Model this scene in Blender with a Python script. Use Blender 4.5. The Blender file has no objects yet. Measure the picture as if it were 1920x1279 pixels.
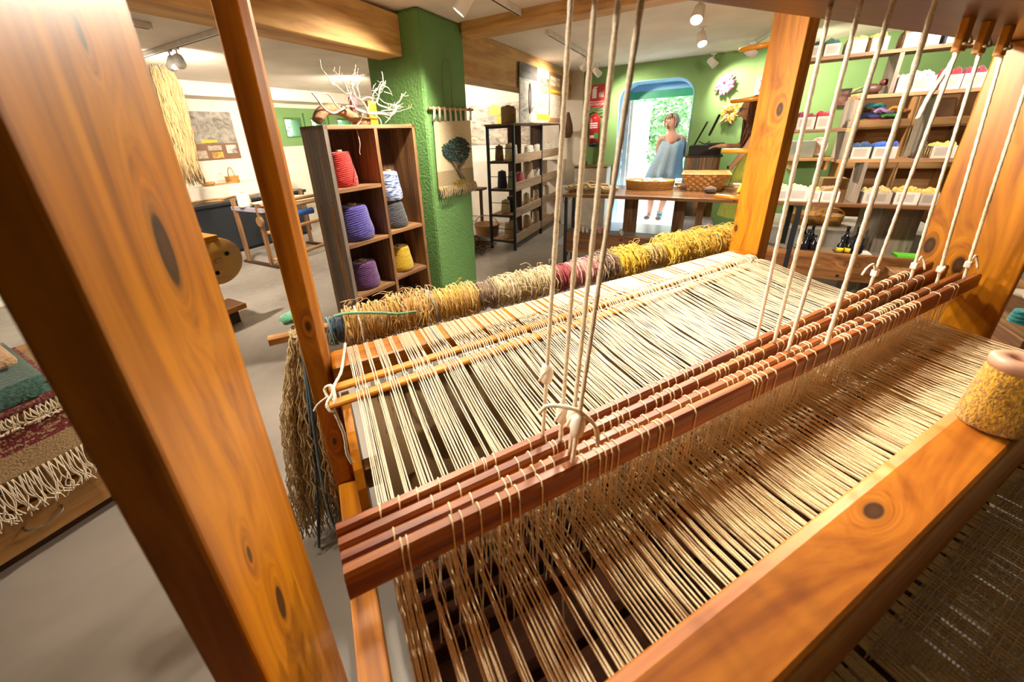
import bpy, bmesh, math, random
from math import sin, cos, pi, radians, sqrt, atan2
from mathutils import Vector, Matrix
random.seed(7)
SC = bpy.context.scene
COL = SC.collection
# ------------------------------------------------------------------ camera (solved from the room's and the loom's vanishing points)
F_PX, CX, CY, PITCH, ROLL, HC, PSI = 691.0, 915.0, 514.0, radians(20.64), radians(2.73), 1.45, radians(29.5)
Hd = Vector((cos(PSI), sin(PSI), 0)); R0 = Vector((sin(PSI), -cos(PSI), 0)); ZZ = Vector((0, 0, 1))
FW = cos(PITCH)*Hd - sin(PITCH)*ZZ; U0 = sin(PITCH)*Hd + cos(PITCH)*ZZ
RT = cos(ROLL)*R0 - sin(ROLL)*U0; UP = sin(ROLL)*R0 + cos(ROLL)*U0
EYE = Vector((0, 0, HC))
cam = bpy.data.objects.new('camera', bpy.data.cameras.new('camera')); COL.objects.link(cam); SC.camera = cam
cam.data.sensor_width = 36; cam.data.lens = F_PX/1920*36
cam.data.shift_x = (960-CX)/1920; cam.data.shift_y = (CY-639.5)/1920; cam.data.clip_start = .02
cam.matrix_world = Matrix(((RT.x, UP.x, -FW.x, 0), (RT.y, UP.y, -FW.y, 0), (RT.z, UP.z, -FW.z, HC), (0, 0, 0, 1)))
cam.data.dof.use_dof = True; cam.data.dof.focus_distance = 1.9; cam.data.dof.aperture_fstop = 4.0
# ------------------------------------------------------------------ world, exposure
SC.view_settings.view_transform = 'Standard'; SC.view_settings.look = 'None'; SC.view_settings.gamma = 1
SC.view_settings.use_curve_mapping = False; SC.view_settings.exposure = 0.60
wd = bpy.data.worlds.new('sky'); SC.world = wd; wd.use_nodes = True
nt = wd.node_tree; nt.nodes.clear()
bg = nt.nodes.new('ShaderNodeBackground'); bg.inputs[0].default_value = (.80, .92, 1.0, 1); bg.inputs[1].default_value = 4.0
wo = nt.nodes.new('ShaderNodeOutputWorld'); nt.links.new(bg.outputs[0], wo.inputs[0])
sun = bpy.data.objects.new('sun', bpy.data.lights.new('sun', 'SUN')); COL.objects.link(sun)
sun.data.energy = 9; sun.data.angle = radians(2); sun.data.color = (1, .95, .85); sun.rotation_euler = (radians(38), radians(-18), 0)
SPOT_W = 72.0          # watts of one ceiling spot
SPOT_COL = (1.0, .87, .70)
# ------------------------------------------------------------------ pixel -> place on a known plane
def ray(x, y): return FW + RT*((x-CX)/F_PX) + UP*((CY-y)/F_PX)
def on_plane(x, y, p, n):
    d = ray(x, y); return EYE + d*((Vector(p)-EYE).dot(Vector(n))/d.dot(Vector(n)))
def atz(x, y, z): return on_plane(x, y, (0, 0, z), (0, 0, 1))
def atX(x, y, X): return on_plane(x, y, (X, 0, 0), (1, 0, 0))
def atY(x, y, Y): return on_plane(x, y, (0, Y, 0), (0, 1, 0))
LA = PSI - radians(65.8)                      # loom frame: u along the shafts, v along the warp
WD = Vector((cos(LA), sin(LA), 0)); DD = Vector((-sin(LA), cos(LA), 0))
def uv(p): return Vector((p.dot(WD), p.dot(DD), p.z))
def fromuv(u, v, z): return WD*u + DD*v + Vector((0, 0, z))
def atu(x, y, u): return uv(on_plane(x, y, WD*u, WD))
def atv(x, y, v): return uv(on_plane(x, y, DD*v, DD))
def atuz(x, y, z): return uv(atz(x, y, z))
# ------------------------------------------------------------------ mesh builder
class MB:
    def __init__(s): s.v = []; s.f = []; s.mi = []; s.m = 0
    def add(s, vs, fs):
        o = len(s.v); s.v += [tuple(p) for p in vs]; s.f += [tuple(i+o for i in f) for f in fs]; s.mi += [s.m]*len(fs); return s
    def box(s, a, b, rot=None, piv=None):
        x0, y0, z0 = a; x1, y1, z1 = b
        vs = [Vector(p) for p in ((x0,y0,z0),(x1,y0,z0),(x1,y1,z0),(x0,y1,z0),(x0,y0,z1),(x1,y0,z1),(x1,y1,z1),(x0,y1,z1))]
        if rot is not None:
            c = Vector(piv) if piv is not None else (Vector(a)+Vector(b))/2
            vs = [rot @ (p-c) + c for p in vs]
        return s.add(vs, ((3,2,1,0),(4,5,6,7),(0,1,5,4),(1,2,6,5),(2,3,7,6),(3,0,4,7)))
    def beam(s, p, q, w, h, up=(0, 0, 1), cham=0):
        p = Vector(p); q = Vector(q); d = (q-p).normalized(); sd = d.cross(Vector(up))
        if sd.length < 1e-4: sd = d.cross(Vector((1, 0, 0)))
        sd.normalize(); u = sd.cross(d)
        if cham <= 0: pr = ((-1,-1),(1,-1),(1,1),(-1,1)); pr = [(a*w/2, b*h/2) for a, b in pr]
        else:
            W2, H2, c = w/2, h/2, cham
            pr = [(-W2+c,-H2),(W2-c,-H2),(W2,-H2+c),(W2,H2-c),(W2-c,H2),(-W2+c,H2),(-W2,H2-c),(-W2,-H2+c)]
        n = len(pr); vs = [e + sd*a + u*b for e in (p, q) for a, b in pr]
        fs = [(i, (i+1) % n, n+(i+1) % n, n+i) for i in range(n)] + [tuple(range(n))[::-1], tuple(range(n, 2*n))]
        return s.add(vs, fs)
    def tube(s, path, r, n=6, closed=False, caps=True):
        P = [Vector(p) for p in path]; k = len(P)
        rs = r if isinstance(r, (list, tuple)) else [r]*k
        t0 = (P[1]-P[0]).normalized(); a = t0.orthogonal().normalized(); vs = []
        for i in range(k):
            if closed: t = P[(i+1) % k]-P[i-1]
            else: t = P[min(i+1, k-1)]-P[max(i-1, 0)]
            t = t.normalized() if t.length > 1e-9 else t0
            a = a - t*a.dot(t); a = a.normalized() if a.length > 1e-6 else t.orthogonal().normalized()
            b = t.cross(a)
            for j in range(n):
                an = 2*pi*j/n; vs.append(P[i] + (a*cos(an)+b*sin(an))*rs[i])
        fs = []
        for i in range(k if closed else k-1):
            i2 = (i+1) % k
            for j in range(n): fs.append((i*n+j, i*n+(j+1) % n, i2*n+(j+1) % n, i2*n+j))
        if caps and not closed: fs += [tuple(range(n))[::-1], tuple(range((k-1)*n, k*n))]
        return s.add(vs, fs)
    def lathe(s, prof, c=(0, 0, 0), n=20, ax=None, sx=1, sy=1, wob=0):
        c = Vector(c); M = Matrix.Identity(3)
        if ax is not None: M = Vector((0, 0, 1)).rotation_difference(Vector(ax)).to_matrix()
        vs = []; k = len(prof)
        for r, z in prof:
            for j in range(n):
                an = 2*pi*j/n; rr = max(r, 1e-4)*(1+(random.uniform(-wob, wob) if wob else 0))
                vs.append(c + M @ Vector((rr*cos(an)*sx, rr*sin(an)*sy, z)))
        fs = [(i*n+j, i*n+(j+1) % n, (i+1)*n+(j+1) % n, (i+1)*n+j) for i in range(k-1) for j in range(n)]
        fs += [tuple(range(n))[::-1], tuple(range((k-1)*n, k*n))]
        return s.add(vs, fs)
    def ball(s, c, r, n=12, m=8, wob=0):
        r = r if isinstance(r, (tuple, list)) else (r, r, r); c = Vector(c); vs = []; fs = []
        for i in range(m+1):
            th = pi*i/m
            for j in range(n):
                ph = 2*pi*j/n; w = 1+(random.uniform(-wob, wob) if wob else 0)
                vs.append(c+Vector((r[0]*sin(th)*cos(ph), r[1]*sin(th)*sin(ph), r[2]*cos(th)))*w if 0 < i < m else c+Vector((0, 0, r[2]*cos(th))))
        fs = [(i*n+j, (i+1)*n+j, (i+1)*n+(j+1) % n, i*n+(j+1) % n) for i in range(m) for j in range(n)]
        return s.add(vs, fs)
    def prism(s, poly, d):          # closed polygon (list of points) swept by d
        P = [Vector(p) for p in poly]; d = Vector(d); n = len(P)
        return s.add(P+[p+d for p in P], [tuple(range(n))[::-1], tuple(range(n, 2*n))]+[(i, (i+1) % n, n+(i+1) % n, n+i) for i in range(n)])
    def loft(s, rings, caps=True):
        n = len(rings[0]); vs = [p for r in rings for p in r]; k = len(rings)
        fs = [(i*n+j, i*n+(j+1) % n, (i+1)*n+(j+1) % n, (i+1)*n+j) for i in range(k-1) for j in range(n)]
        if caps: fs += [tuple(range(n))[::-1], tuple(range((k-1)*n, k*n))]
        return s.add(vs, fs)
    def grid(s, fn, nu, nv):
        vs = [fn(i/nu, j/nv) for j in range(nv+1) for i in range(nu+1)]
        return s.add(vs, [(j*(nu+1)+i, j*(nu+1)+i+1, (j+1)*(nu+1)+i+1, (j+1)*(nu+1)+i) for j in range(nv) for i in range(nu)])
FRAME = {'room': (0.0, lambda p: Vector(p)), 'loom': (LA, lambda p: fromuv(*p))}
def thing(name, label, cat, base=(0, 0, 0), frame='room', group=None, rz=None):
    o = bpy.data.objects.new(name, None); COL.objects.link(o); o.empty_display_size = .1
    a, g = FRAME[frame]; o.location = g(base); o.rotation_euler = (0, 0, a if rz is None else rz)
    o['label'] = label; o['category'] = cat
    if group: o['group'] = group
    BASE[o.name] = (Vector(base) if rz is None else Vector((0, 0, 0)))
    return o
BASE = {}
def base_of(o):
    while o.parent: o = o.parent
    return BASE.get(o.name, Vector((0, 0, 0)))
def mesh_of(mb, name, mats, smooth, off):
    me = bpy.data.meshes.new(name)
    me.from_pydata([(a-off.x, b-off.y, c-off.z) for a, b, c in mb.v], [], mb.f)
    for m in (mats if isinstance(mats, (list, tuple)) else [mats]): me.materials.append(m)
    if any(mb.mi): me.polygons.foreach_set('material_index', mb.mi)
    if smooth: me.polygons.foreach_set('use_smooth', [True]*len(me.polygons))
    me.update(); return me
def part(mb, name, mat, parent, smooth=False, bev=0, kind=None, label=None, sub=0):
    o = bpy.data.objects.new(name, mesh_of(mb, name, mat, smooth, base_of(parent))); COL.objects.link(o); o.parent = parent
    mods(o, bev, sub, smooth)
    if kind: o['kind'] = kind
    if label: o['label'] = label
    return o
def mods(o, bev, sub, smooth):
    if bev:
        m = o.modifiers.new('bevel', 'BEVEL'); m.width = bev; m.segments = 2; m.limit_method = 'ANGLE'; m.angle_limit = radians(40)
    if sub:
        m = o.modifiers.new('sub', 'SUBSURF'); m.levels = sub; m.render_levels = sub
    if smooth == 'auto':
        pass
def single(mb, name, mat, label, cat, base=(0, 0, 0), frame='room', group=None, smooth=False, bev=0, sub=0, kind=None, rz=None):
    off = Vector(base) if rz is None else Vector((0, 0, 0))
    o = bpy.data.objects.new(name, mesh_of(mb, name, mat, smooth, off)); COL.objects.link(o)
    a, g = FRAME[frame]; o.location = g(base); o.rotation_euler = (0, 0, a if rz is None else rz)
    o['label'] = label; o['category'] = cat
    if group: o['group'] = group
    if kind: o['kind'] = kind
    BASE[o.name] = off
    mods(o, bev, sub, smooth); return o
def struct(mb, name, mat, bev=0, smooth=False, parent=None):
    o = bpy.data.objects.new(name, mesh_of(mb, name, mat, smooth, Vector((0, 0, 0)))); COL.objects.link(o)
    if parent: o.parent = parent
    else: o['kind'] = 'structure'
    BASE[o.name] = Vector((0, 0, 0)); mods(o, bev, 0, smooth); return o
def copies(src, n):   # copies of one mesh part share its data
    out = []
    for _ in range(n):
        c = src.copy(); COL.objects.link(c); c.parent = src.parent; out.append(c)
    return out
# ------------------------------------------------------------------ materials
def lin(c):
    if isinstance(c, str): c = tuple(int(c[i:i+2], 16)/255 for i in (0, 2, 4))
    return tuple(x/12.92 if x <= .04045 else ((x+.055)/1.055)**2.4 for x in c)+(1,)
def newmat(name):
    m = bpy.data.materials.new(name); m.use_nodes = True; t = m.node_tree; b = t.nodes['Principled BSDF']; return m, t, b
def nd(t, kind, **kw):
    n = t.nodes.new(kind)
    for k, v in kw.items():
        if k in n.inputs: n.inputs[k].default_value = v
        else: setattr(n, k, v)
    return n
def ramp(t, fac, cols, pos=None):
    r = t.nodes.new('ShaderNodeValToRGB'); e = r.color_ramp.elements; n = len(cols)
    pos = pos or [i/(n-1) for i in range(n)]
    while len(e) < n: e.new(.5)
    for i, (p, c) in enumerate(zip(pos, cols)): e[i].position = p; e[i].color = lin(c) if not (isinstance(c, tuple) and len(c) == 4) else c
    t.links.new(fac, r.inputs[0]); return r
def bump(t, b, h, s=.2, d=.002):
    n = nd(t, 'ShaderNodeBump', Strength=s, Distance=d); t.links.new(h, n.inputs['Height']); t.links.new(n.outputs[0], b.inputs['Normal'])
def plain(name, c, rough=.5, var=.12, scale=8, metal=0, bmp=.15, coat=0, spec=None):
    m, t, b = newmat(name); tc = nd(t, 'ShaderNodeTexCoord'); n = nd(t, 'ShaderNodeTexNoise', Scale=scale, Detail=5)
    t.links.new(tc.outputs['Object'], n.inputs['Vector']); L = lin(c)
    lo = tuple(x*(1-var) for x in L[:3])+(1,); hi = tuple(min(1, x*(1+var)) for x in L[:3])+(1,)
    r = ramp(t, n.outputs[0], [lo, hi], [.3, .7]); t.links.new(r.outputs[0], b.inputs['Base Color'])
    b.inputs['Roughness'].default_value = rough; b.inputs['Metallic'].default_value = metal; b.inputs['Coat Weight'].default_value = coat
    if bmp: bump(t, b, n.outputs[0], bmp)
    return m
def wood(name, cols, axis=0, rough=.4, coat=.10, fine=60, knots=(), long=.5, cross=7, bmp=.12, spread=(.28, .72), dots=0, spec=.5):
    m, t, b = newmat(name); tc = nd(t, 'ShaderNodeTexCoord'); mp = nd(t, 'ShaderNodeMapping')
    sc = [cross]*3; sc[axis] = long; mp.inputs['Scale'].default_value = sc; t.links.new(tc.outputs['Object'], mp.inputs['Vector'])
    src = mp.outputs[0]; kmask = None
    for kp, kr in knots:
        s_ = nd(t, 'ShaderNodeVectorMath', operation='SUBTRACT'); s_.inputs[1].default_value = kp; t.links.new(tc.outputs['Object'], s_.inputs[0])
        e = [1/kr]*3; e[axis] = .45/kr
        q = nd(t, 'ShaderNodeVectorMath', operation='MULTIPLY'); q.inputs[1].default_value = e; t.links.new(s_.outputs[0], q.inputs[0])
        ln = nd(t, 'ShaderNodeVectorMath', operation='LENGTH'); t.links.new(q.outputs[0], ln.inputs[0])
        if kmask is None: kmask = ln.outputs['Value']
        else:
            mn = nd(t, 'ShaderNodeMath', operation='MINIMUM'); t.links.new(kmask, mn.inputs[0]); t.links.new(ln.outputs['Value'], mn.inputs[1]); kmask = mn.outputs[0]
    if kmask is not None:      # the grain flows round a knot
        dv = nd(t, 'ShaderNodeMath', operation='DIVIDE'); dv.inputs[0].default_value = .9
        ad = nd(t, 'ShaderNodeMath', operation='ADD'); ad.inputs[1].default_value = .35; t.links.new(kmask, ad.inputs[0]); t.links.new(ad.outputs[0], dv.inputs[1])
        av = nd(t, 'ShaderNodeVectorMath', operation='ADD'); t.links.new(mp.outputs[0], av.inputs[0]); t.links.new(dv.outputs[0], av.inputs[1]); src = av.outputs[0]
    n = nd(t, 'ShaderNodeTexNoise', Scale=2.2, Detail=4, Distortion=.8); t.links.new(src, n.inputs['Vector'])
    n2 = nd(t, 'ShaderNodeTexNoise', Scale=fine/7, Detail=3, Distortion=.3); t.links.new(src, n2.inputs['Vector'])
    a = nd(t, 'ShaderNodeMath', operation='MULTIPLY_ADD'); a.inputs[1].default_value = .35; t.links.new(n2.outputs[0], a.inputs[0]); 
    mm = nd(t, 'ShaderNodeMath', operation='MULTIPLY'); mm.inputs[1].default_value = .65; t.links.new(n.outputs[0], mm.inputs[0]); t.links.new(mm.outputs[0], a.inputs[2])
    r = ramp(t, a.outputs[0], cols, [spread[0]+(spread[1]-spread[0])*i/(len(cols)-1) for i in range(len(cols))]); col = r.outputs[0]
    if kmask is not None:
        kr_ = ramp(t, kmask, [(.85, .85, .85, 1), (.95, .95, .95, 1), (.35, .35, .35, 1), (0, 0, 0, 1)], [0, .5, .62, .95])
        mx = nd(t, 'ShaderNodeMix', data_type='RGBA'); t.links.new(kr_.outputs[0], mx.inputs[0]); t.links.new(col, mx.inputs[6]); mx.inputs[7].default_value = lin('2a1608'); col = mx.outputs[2]
    if dots:
        vo = nd(t, 'ShaderNodeTexVoronoi', Scale=dots); t.links.new(tc.outputs['Object'], vo.inputs['Vector'])
        dr = ramp(t, vo.outputs['Distance'], [(1, 1, 1), (0, 0, 0)], [.07, .1])
        mx = nd(t, 'ShaderNodeMix', data_type='RGBA'); t.links.new(dr.outputs[0], mx.inputs[0]); t.links.new(col, mx.inputs[6]); mx.inputs[7].default_value = lin('1c110a'); col = mx.outputs[2]
    b.inputs['Specular IOR Level'].default_value = spec
    t.links.new(col, b.inputs['Base Color']); b.inputs['Roughness'].default_value = rough; b.inputs['Coat Weight'].default_value = coat; b.inputs['Coat Roughness'].default_value = .2
    if bmp: bump(t, b, n2.outputs[0], bmp, .001)
    return m
def yarn(name, c, c2=None, ring=0, fuzz=.3, scale=90, rough=.9):
    m, t, b = newmat(name); tc = nd(t, 'ShaderNodeTexCoord'); L = lin(c); L2 = lin(c2) if c2 else tuple(x*.55 for x in L[:3])+(1,)
    n = nd(t, 'ShaderNodeTexNoise', Scale=scale, Detail=3); t.links.new(tc.outputs['Object'], n.inputs['Vector']); h = n.outputs[0]
    if ring:
        w = nd(t, 'ShaderNodeTexWave', Scale=ring*.42, Distortion=3.5, bands_direction='Z'); w.inputs['Detail'].default_value = 2; w.inputs['Detail Scale'].default_value = 2
        mp = nd(t, 'ShaderNodeMapping'); mp.inputs['Rotation'].default_value = (.16, .1, 0); t.links.new(tc.outputs['Object'], mp.inputs[0]); t.links.new(mp.outputs[0], w.inputs['Vector'])
        a = nd(t, 'ShaderNodeMath', operation='MULTIPLY_ADD'); a.inputs[1].default_value = .6; t.links.new(w.outputs['Fac'], a.inputs[0])
        mm = nd(t, 'ShaderNodeMath', operation='MULTIPLY'); mm.inputs[1].default_value = .4; t.links.new(n.outputs[0], mm.inputs[0]); t.links.new(mm.outputs[0], a.inputs[2]); h = a.outputs[0]
    r = ramp(t, h, [L2, L], [.25, .65]); t.links.new(r.outputs[0], b.inputs['Base Color']); b.inputs['Roughness'].default_value = rough
    b.inputs['Sheen Weight'].default_value = fuzz
    if scale >= 140: bump(t, b, h, .25, .0006)
    else: bump(t, b, h, .8, .007)
    return m
def glow(name, c, s):
    m, t, b = newmat(name); b.inputs['Base Color'].default_value = lin(c); b.inputs['Emission Color'].default_value = lin(c); b.inputs['Emission Strength'].default_value = s; return m
OR = ['743f04', 'a26005', 'c37c09', 'd28e13']          # varnished pine
RC = ['46301e', '735033', '966e46', 'b08a5c']          # reclaimed boards
GR = ['4b443e', '6d6259', '8b7a68', '7a6a5a']
def wset(base, cols, **kw): return [wood(base+'_'+'xyz'[i], cols, axis=i, **kw) for i in range(3)]
M = {}
M['pine'] = wset('varnished_pine', OR)
M['rec'] = wset('reclaimed_wood', RC, rough=.6, coat=.05, dots=26, bmp=.3)
M['recd'] = wset('reclaimed_dark_wood', ['1e130c', '382415', '523621', '6b4a2e'], rough=.65, coat=0, dots=20, bmp=.3)
M['rgrey'] = wset('grey_reclaimed_wood', GR, rough=.6, coat=.05, dots=20, bmp=.3)
M['light'] = wset('light_board', ['9a6f43', 'b98a58', 'c99d6b'], rough=.6, coat=0)
M['shaft'] = wset('shaft_wood', ['3c1608', '6a2d0f', '96501c', 'b36a26'], rough=.4, coat=.15, cross=14)
M['beamw'] = wset('ceiling_beam_wood', ['8a6233', 'b78a4d', 'cfa668', 'd8b277'], rough=.65, coat=0, cross=4)
M['steel'] = plain('black_steel', '24262b', .45, metal=.3)
M['white'] = plain('white_paint', 'e9e4da', .6)
# ================================================================== THE SETTING
CEIL = 2.315; XF = 6.3; YL = 6.5; XN = -2.6; YR = -3.4
def plaster(name, c, sc=35, s=.35, rough=.75, d=.006):
    m, t, b = newmat(name); tc = nd(t, 'ShaderNodeTexCoord'); n = nd(t, 'ShaderNodeTexNoise', Scale=sc, Detail=4)
    t.links.new(tc.outputs['Object'], n.inputs['Vector']); n2 = nd(t, 'ShaderNodeTexNoise', Scale=2.2, Detail=3); t.links.new(tc.outputs['Object'], n2.inputs['Vector'])
    L = lin(c); r = ramp(t, n2.outputs[0], [tuple(x*.93 for x in L[:3])+(1,), tuple(min(1, x*1.06) for x in L[:3])+(1,)], [.35, .65])
    t.links.new(r.outputs[0], b.inputs['Base Color']); b.inputs['Roughness'].default_value = rough; bump(t, b, n.outputs[0], s, d); return m
M['wwall'] = plaster('white_plaster', 'e6ddcd'); M['ceil'] = plaster('ceiling_plaster', 'e6ddd0', s=.15)
M['gwall'] = plaster('green_paint', '7ba163', s=.15); M['gpill'] = plaster('green_stucco', '639150', sc=55, s=.8, d=.012, rough=.6)
M['blue'] = plaster('blue_paint', '8fbfe0', s=.1)
def floor_mat():
    m, t, b = newmat('polished_cement'); tc = nd(t, 'ShaderNodeTexCoord')
    n = nd(t, 'ShaderNodeTexNoise', Scale=1.6, Detail=6, Distortion=.6); t.links.new(tc.outputs['Object'], n.inputs['Vector'])
    n2 = nd(t, 'ShaderNodeTexNoise', Scale=14, Detail=4); t.links.new(tc.outputs['Object'], n2.inputs['Vector'])
    r = ramp(t, n.outputs[0], ['857e76', '99928a', 'a79f95'], [.3, .5, .7])
    t.links.new(r.outputs[0], b.inputs['Base Color']); rr = ramp(t, n2.outputs[0], [(.28, .28, .28, 1), (.5, .5, .5, 1)], [.3, .7]); t.links.new(rr.outputs[0], b.inputs['Roughness'])
    bump(t, b, n2.outputs[0], .06); return m
M['floor'] = floor_mat()
M['tile'] = plain('daylit_tile', 'b4b9c0', .3, .06, 3, bmp=.03)
mb = MB().box((XN, YR, -.08), (XF, YL, 0)); fl = struct(mb, 'floor', M['floor'])
for (x, y, w, d) in [(x, y, .8, .8) for x in (4.72, 5.52) for y in (-.42, .40, 1.22)]:      # tiles before the door, their pale bluish colour stands in for daylight
    part(MB().box((x, y-.4, 0), (x+w-.006, y+d-.4-.006, .004)), 'tile', M['tile'], fl)
struct(MB().box((XN-.2, YR-.2, CEIL), (XF+.2, YL+.2, CEIL+.15)), 'ceiling', M['ceil'])
# far wall with the arched doorway; green up to the corner of the store room, white beyond it
y0, y1, zt, rad = .17, 1.165, 2.085, .24
arch = [(y0, 0)] + [(y0+rad-rad*cos(a), zt-rad+rad*sin(a)) for a in [i*pi/2/6 for i in range(7)]] + [(y1-rad+rad*sin(a), zt-rad+rad*cos(a)) for a in [i*pi/2/6 for i in range(7)]] + [(y1, 0)]
struct(MB().box((XF, YR, 0), (XF+.5, y0, CEIL)), 'wall_far', M['gwall']); struct(MB().box((XF, y1, 0), (XF+.5, 1.71, CEIL)), 'wall_far_corner', M['gwall'])
struct(MB().prism([(XF, y, z) for y, z in arch[1:-1]]+[(XF, y1, CEIL), (XF, y0, CEIL)], (.5, 0, 0)), 'wall_far_over_door', M['gwall'])
struct(MB().box((XF, 1.71, 0), (XF+.5, YL, CEIL)), 'wall_store', M['wwall'])
mb = MB(); n = len(arch)      # blue lining of the doorway
ins = []
cy, cz = (y0+y1)/2, 1.0
for y, z in arch: ins.append((y+(cy-y)*.012/abs(cy-y) if abs(cy-y) > .02 else y, z-(.012 if z > 1.9 else 0)))
mb.loft([[(X, y, z) for y, z in arch+ins[::-1]] for X in (XF-.004, XF+.505)])
struct(mb, 'trim_1', M['blue'])
# pillar and the ceiling beams
PX0, PX1, PY0, PY1 = 2.46, 3.06, 1.86, 2.40
struct(MB().box((PX0, PY0, 0), (PX1, PY1, CEIL)), 'wall_pillar', M['gpill'], bev=.025)
a = atX(756, 106, PX0); b_ = atX(749, 25, PX0); c_ = atX(711, 113, PX0)
struct(MB().box((XN, a.y, a.z), (PX0-.001, max(c_.y, a.y+.2), b_.z)), 'trim_2', M['beamw'][0], bev=.012)
p = atY(874, 73, PY0); q = atY(860, 42, PY0)
struct(MB().box((p.x-.11, YR, p.z), (p.x+.12, PY0-.001, max(q.z, p.z+.12))), 'trim_3', M['beamw'][1], bev=.03)
p = atY(878, 146, 1.9)
struct(MB().box((PX1+.001, 1.90, p.z), (XF-.001, 2.16, CEIL-.001)), 'trim_4', M['beamw'][0], bev=.012)
# left wall: white, with a green window strip under a soffit
w1, w2 = atY(529, 205, YL), atY(558, 238, YL)
GX0 = 4.2; gz0, gz1 = 1.42, 2.06
wins = [(4.46, 4.80), (5.0, 5.34), (5.62, 5.98)]; wz0, wz1 = 1.56, 1.9
mb = MB().box((XN, YL, 0), (GX0, YL+.3, CEIL)); mb.box((GX0, YL, 0), (XF+.5, YL+.3, gz0)); mb.box((GX0, YL, gz1), (XF+.5, YL+.3, CEIL))
wl = struct(mb, 'wall_left', M['wwall'])
mb = MB(); mb.box((GX0, YL, gz0), (XF+.5, YL+.3, wz0)); mb.box((GX0, YL, wz1), (XF+.5, YL+.3, gz1))
xs = [GX0]+[x for w in wins for x in w]+[XF+.5]
for i in range(0, len(xs), 2): mb.box((xs[i], YL, wz0), (xs[i+1], YL+.3, wz1))
part(mb, 'window_surround', M['gwall'], wl)
def glass(name='window_glass'):
    m, t, b = newmat(name); b.inputs['Base Color'].default_value = (.9, .97, 1, 1); b.inputs['Transmission Weight'].default_value = 1; b.inputs['Roughness'].default_value = .02; b.inputs['IOR'].default_value = 1.05; return m
M['glass'] = glass(); M['gframe'] = plain('green_frame', '4f7f3c', .45)
for i, (xa, xb) in enumerate(wins):
    mb = MB(); e = .03
    for bx in (((xa, YL+.02, wz0), (xa+e, YL+.06, wz1)), ((xb-e, YL+.02, wz0), (xb, YL+.06, wz1)), ((xa+e, YL+.02, wz0), (xb-e, YL+.06, wz0+e)), ((xa+e, YL+.02, wz1-e), (xb-e, YL+.06, wz1))): mb.box(*bx)
    wn = struct(mb, 'window_%d' % (i+1), M['gframe'])
    part(MB().box((xa+e, YL+.037, wz0+e), (xb-e, YL+.043, wz1-e)), 'pane', M['glass'], wn)
    part(MB().box((xb+.05, YL-.02, 1.62), (xb+.065, YL, 1.98)), 'latch_bar', M['gframe'], wn)
struct(MB().box((XN, 6.1, 2.13), (XF, YL-.001, CEIL-.001)), 'trim_5', M['ceil'], bev=.01)
struct(MB().box((XN, 6.16, 0), (4.1, YL-.001, .93)), 'wall_ledge', M['wwall'], bev=.01)
struct(MB().box((XF-.22, 1.95, 0), (XF-.001, 6.15, 1.02)), 'wall_ledge_store', M['wwall'], bev=.01)
struct(MB().box((XN-.2, YR-.2, 0), (XN, YL+.3, CEIL)), 'wall_near', plaster('dark_green_paint', '4c5a3c')); struct(MB().box((XN, YR-.2, 0), (XF+.5, YR, CEIL)), 'wall_right', plaster('dark_green_paint_2', '55663f'))
# door: green lintel, white frame and the open white leaf
dg = bpy.data.objects.new('door_1', None); COL.objects.link(dg); dg['kind'] = 'structure'; BASE['door_1'] = Vector((0, 0, 0))
XD = XF+.5; l1 = atX(1240, 177, XD)
part(MB().box((XD-.02, y0-.05, l1.z-.05), (XD+.04, y1+.05, l1.z+.06)), 'lintel', plain('green_lintel', '3f9a72', .4), dg)
part(MB().box((XD, y0-.05, l1.z+.06), (XD+.08, y1+.05, 2.3)), 'transom', M['blue'], dg)
part(MB().box((XD-.02, y1-.09, 0), (XD+.04, y1-.02, l1.z-.05)), 'jamb', M['white'], dg)
rot = Matrix.Rotation(radians(-14), 3, 'Z'); pv = (XD+.04, y1-.09, 0)
part(MB().box((XD+.04, y1-.13, .02), (XD+.84, y1-.09, l1.z-.06), rot, pv), 'leaf', M['white'], dg, bev=.004)
for z in (.25, 1.1): part(MB().box((XD+.16, y1-.138, z), (XD+.74, y1-.13, z+.68), rot, pv), 'panel', M['white'], dg, bev=.01)
part(MB().tube([rot @ (Vector(q)-Vector(pv))+Vector(pv) for q in ((XD+.78, y1-.13, 1.04), (XD+.78, y1-.17, 1.04), (XD+.68, y1-.17, 1.04))], .009, 6), 'handle', M['steel'], dg, True)
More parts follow.
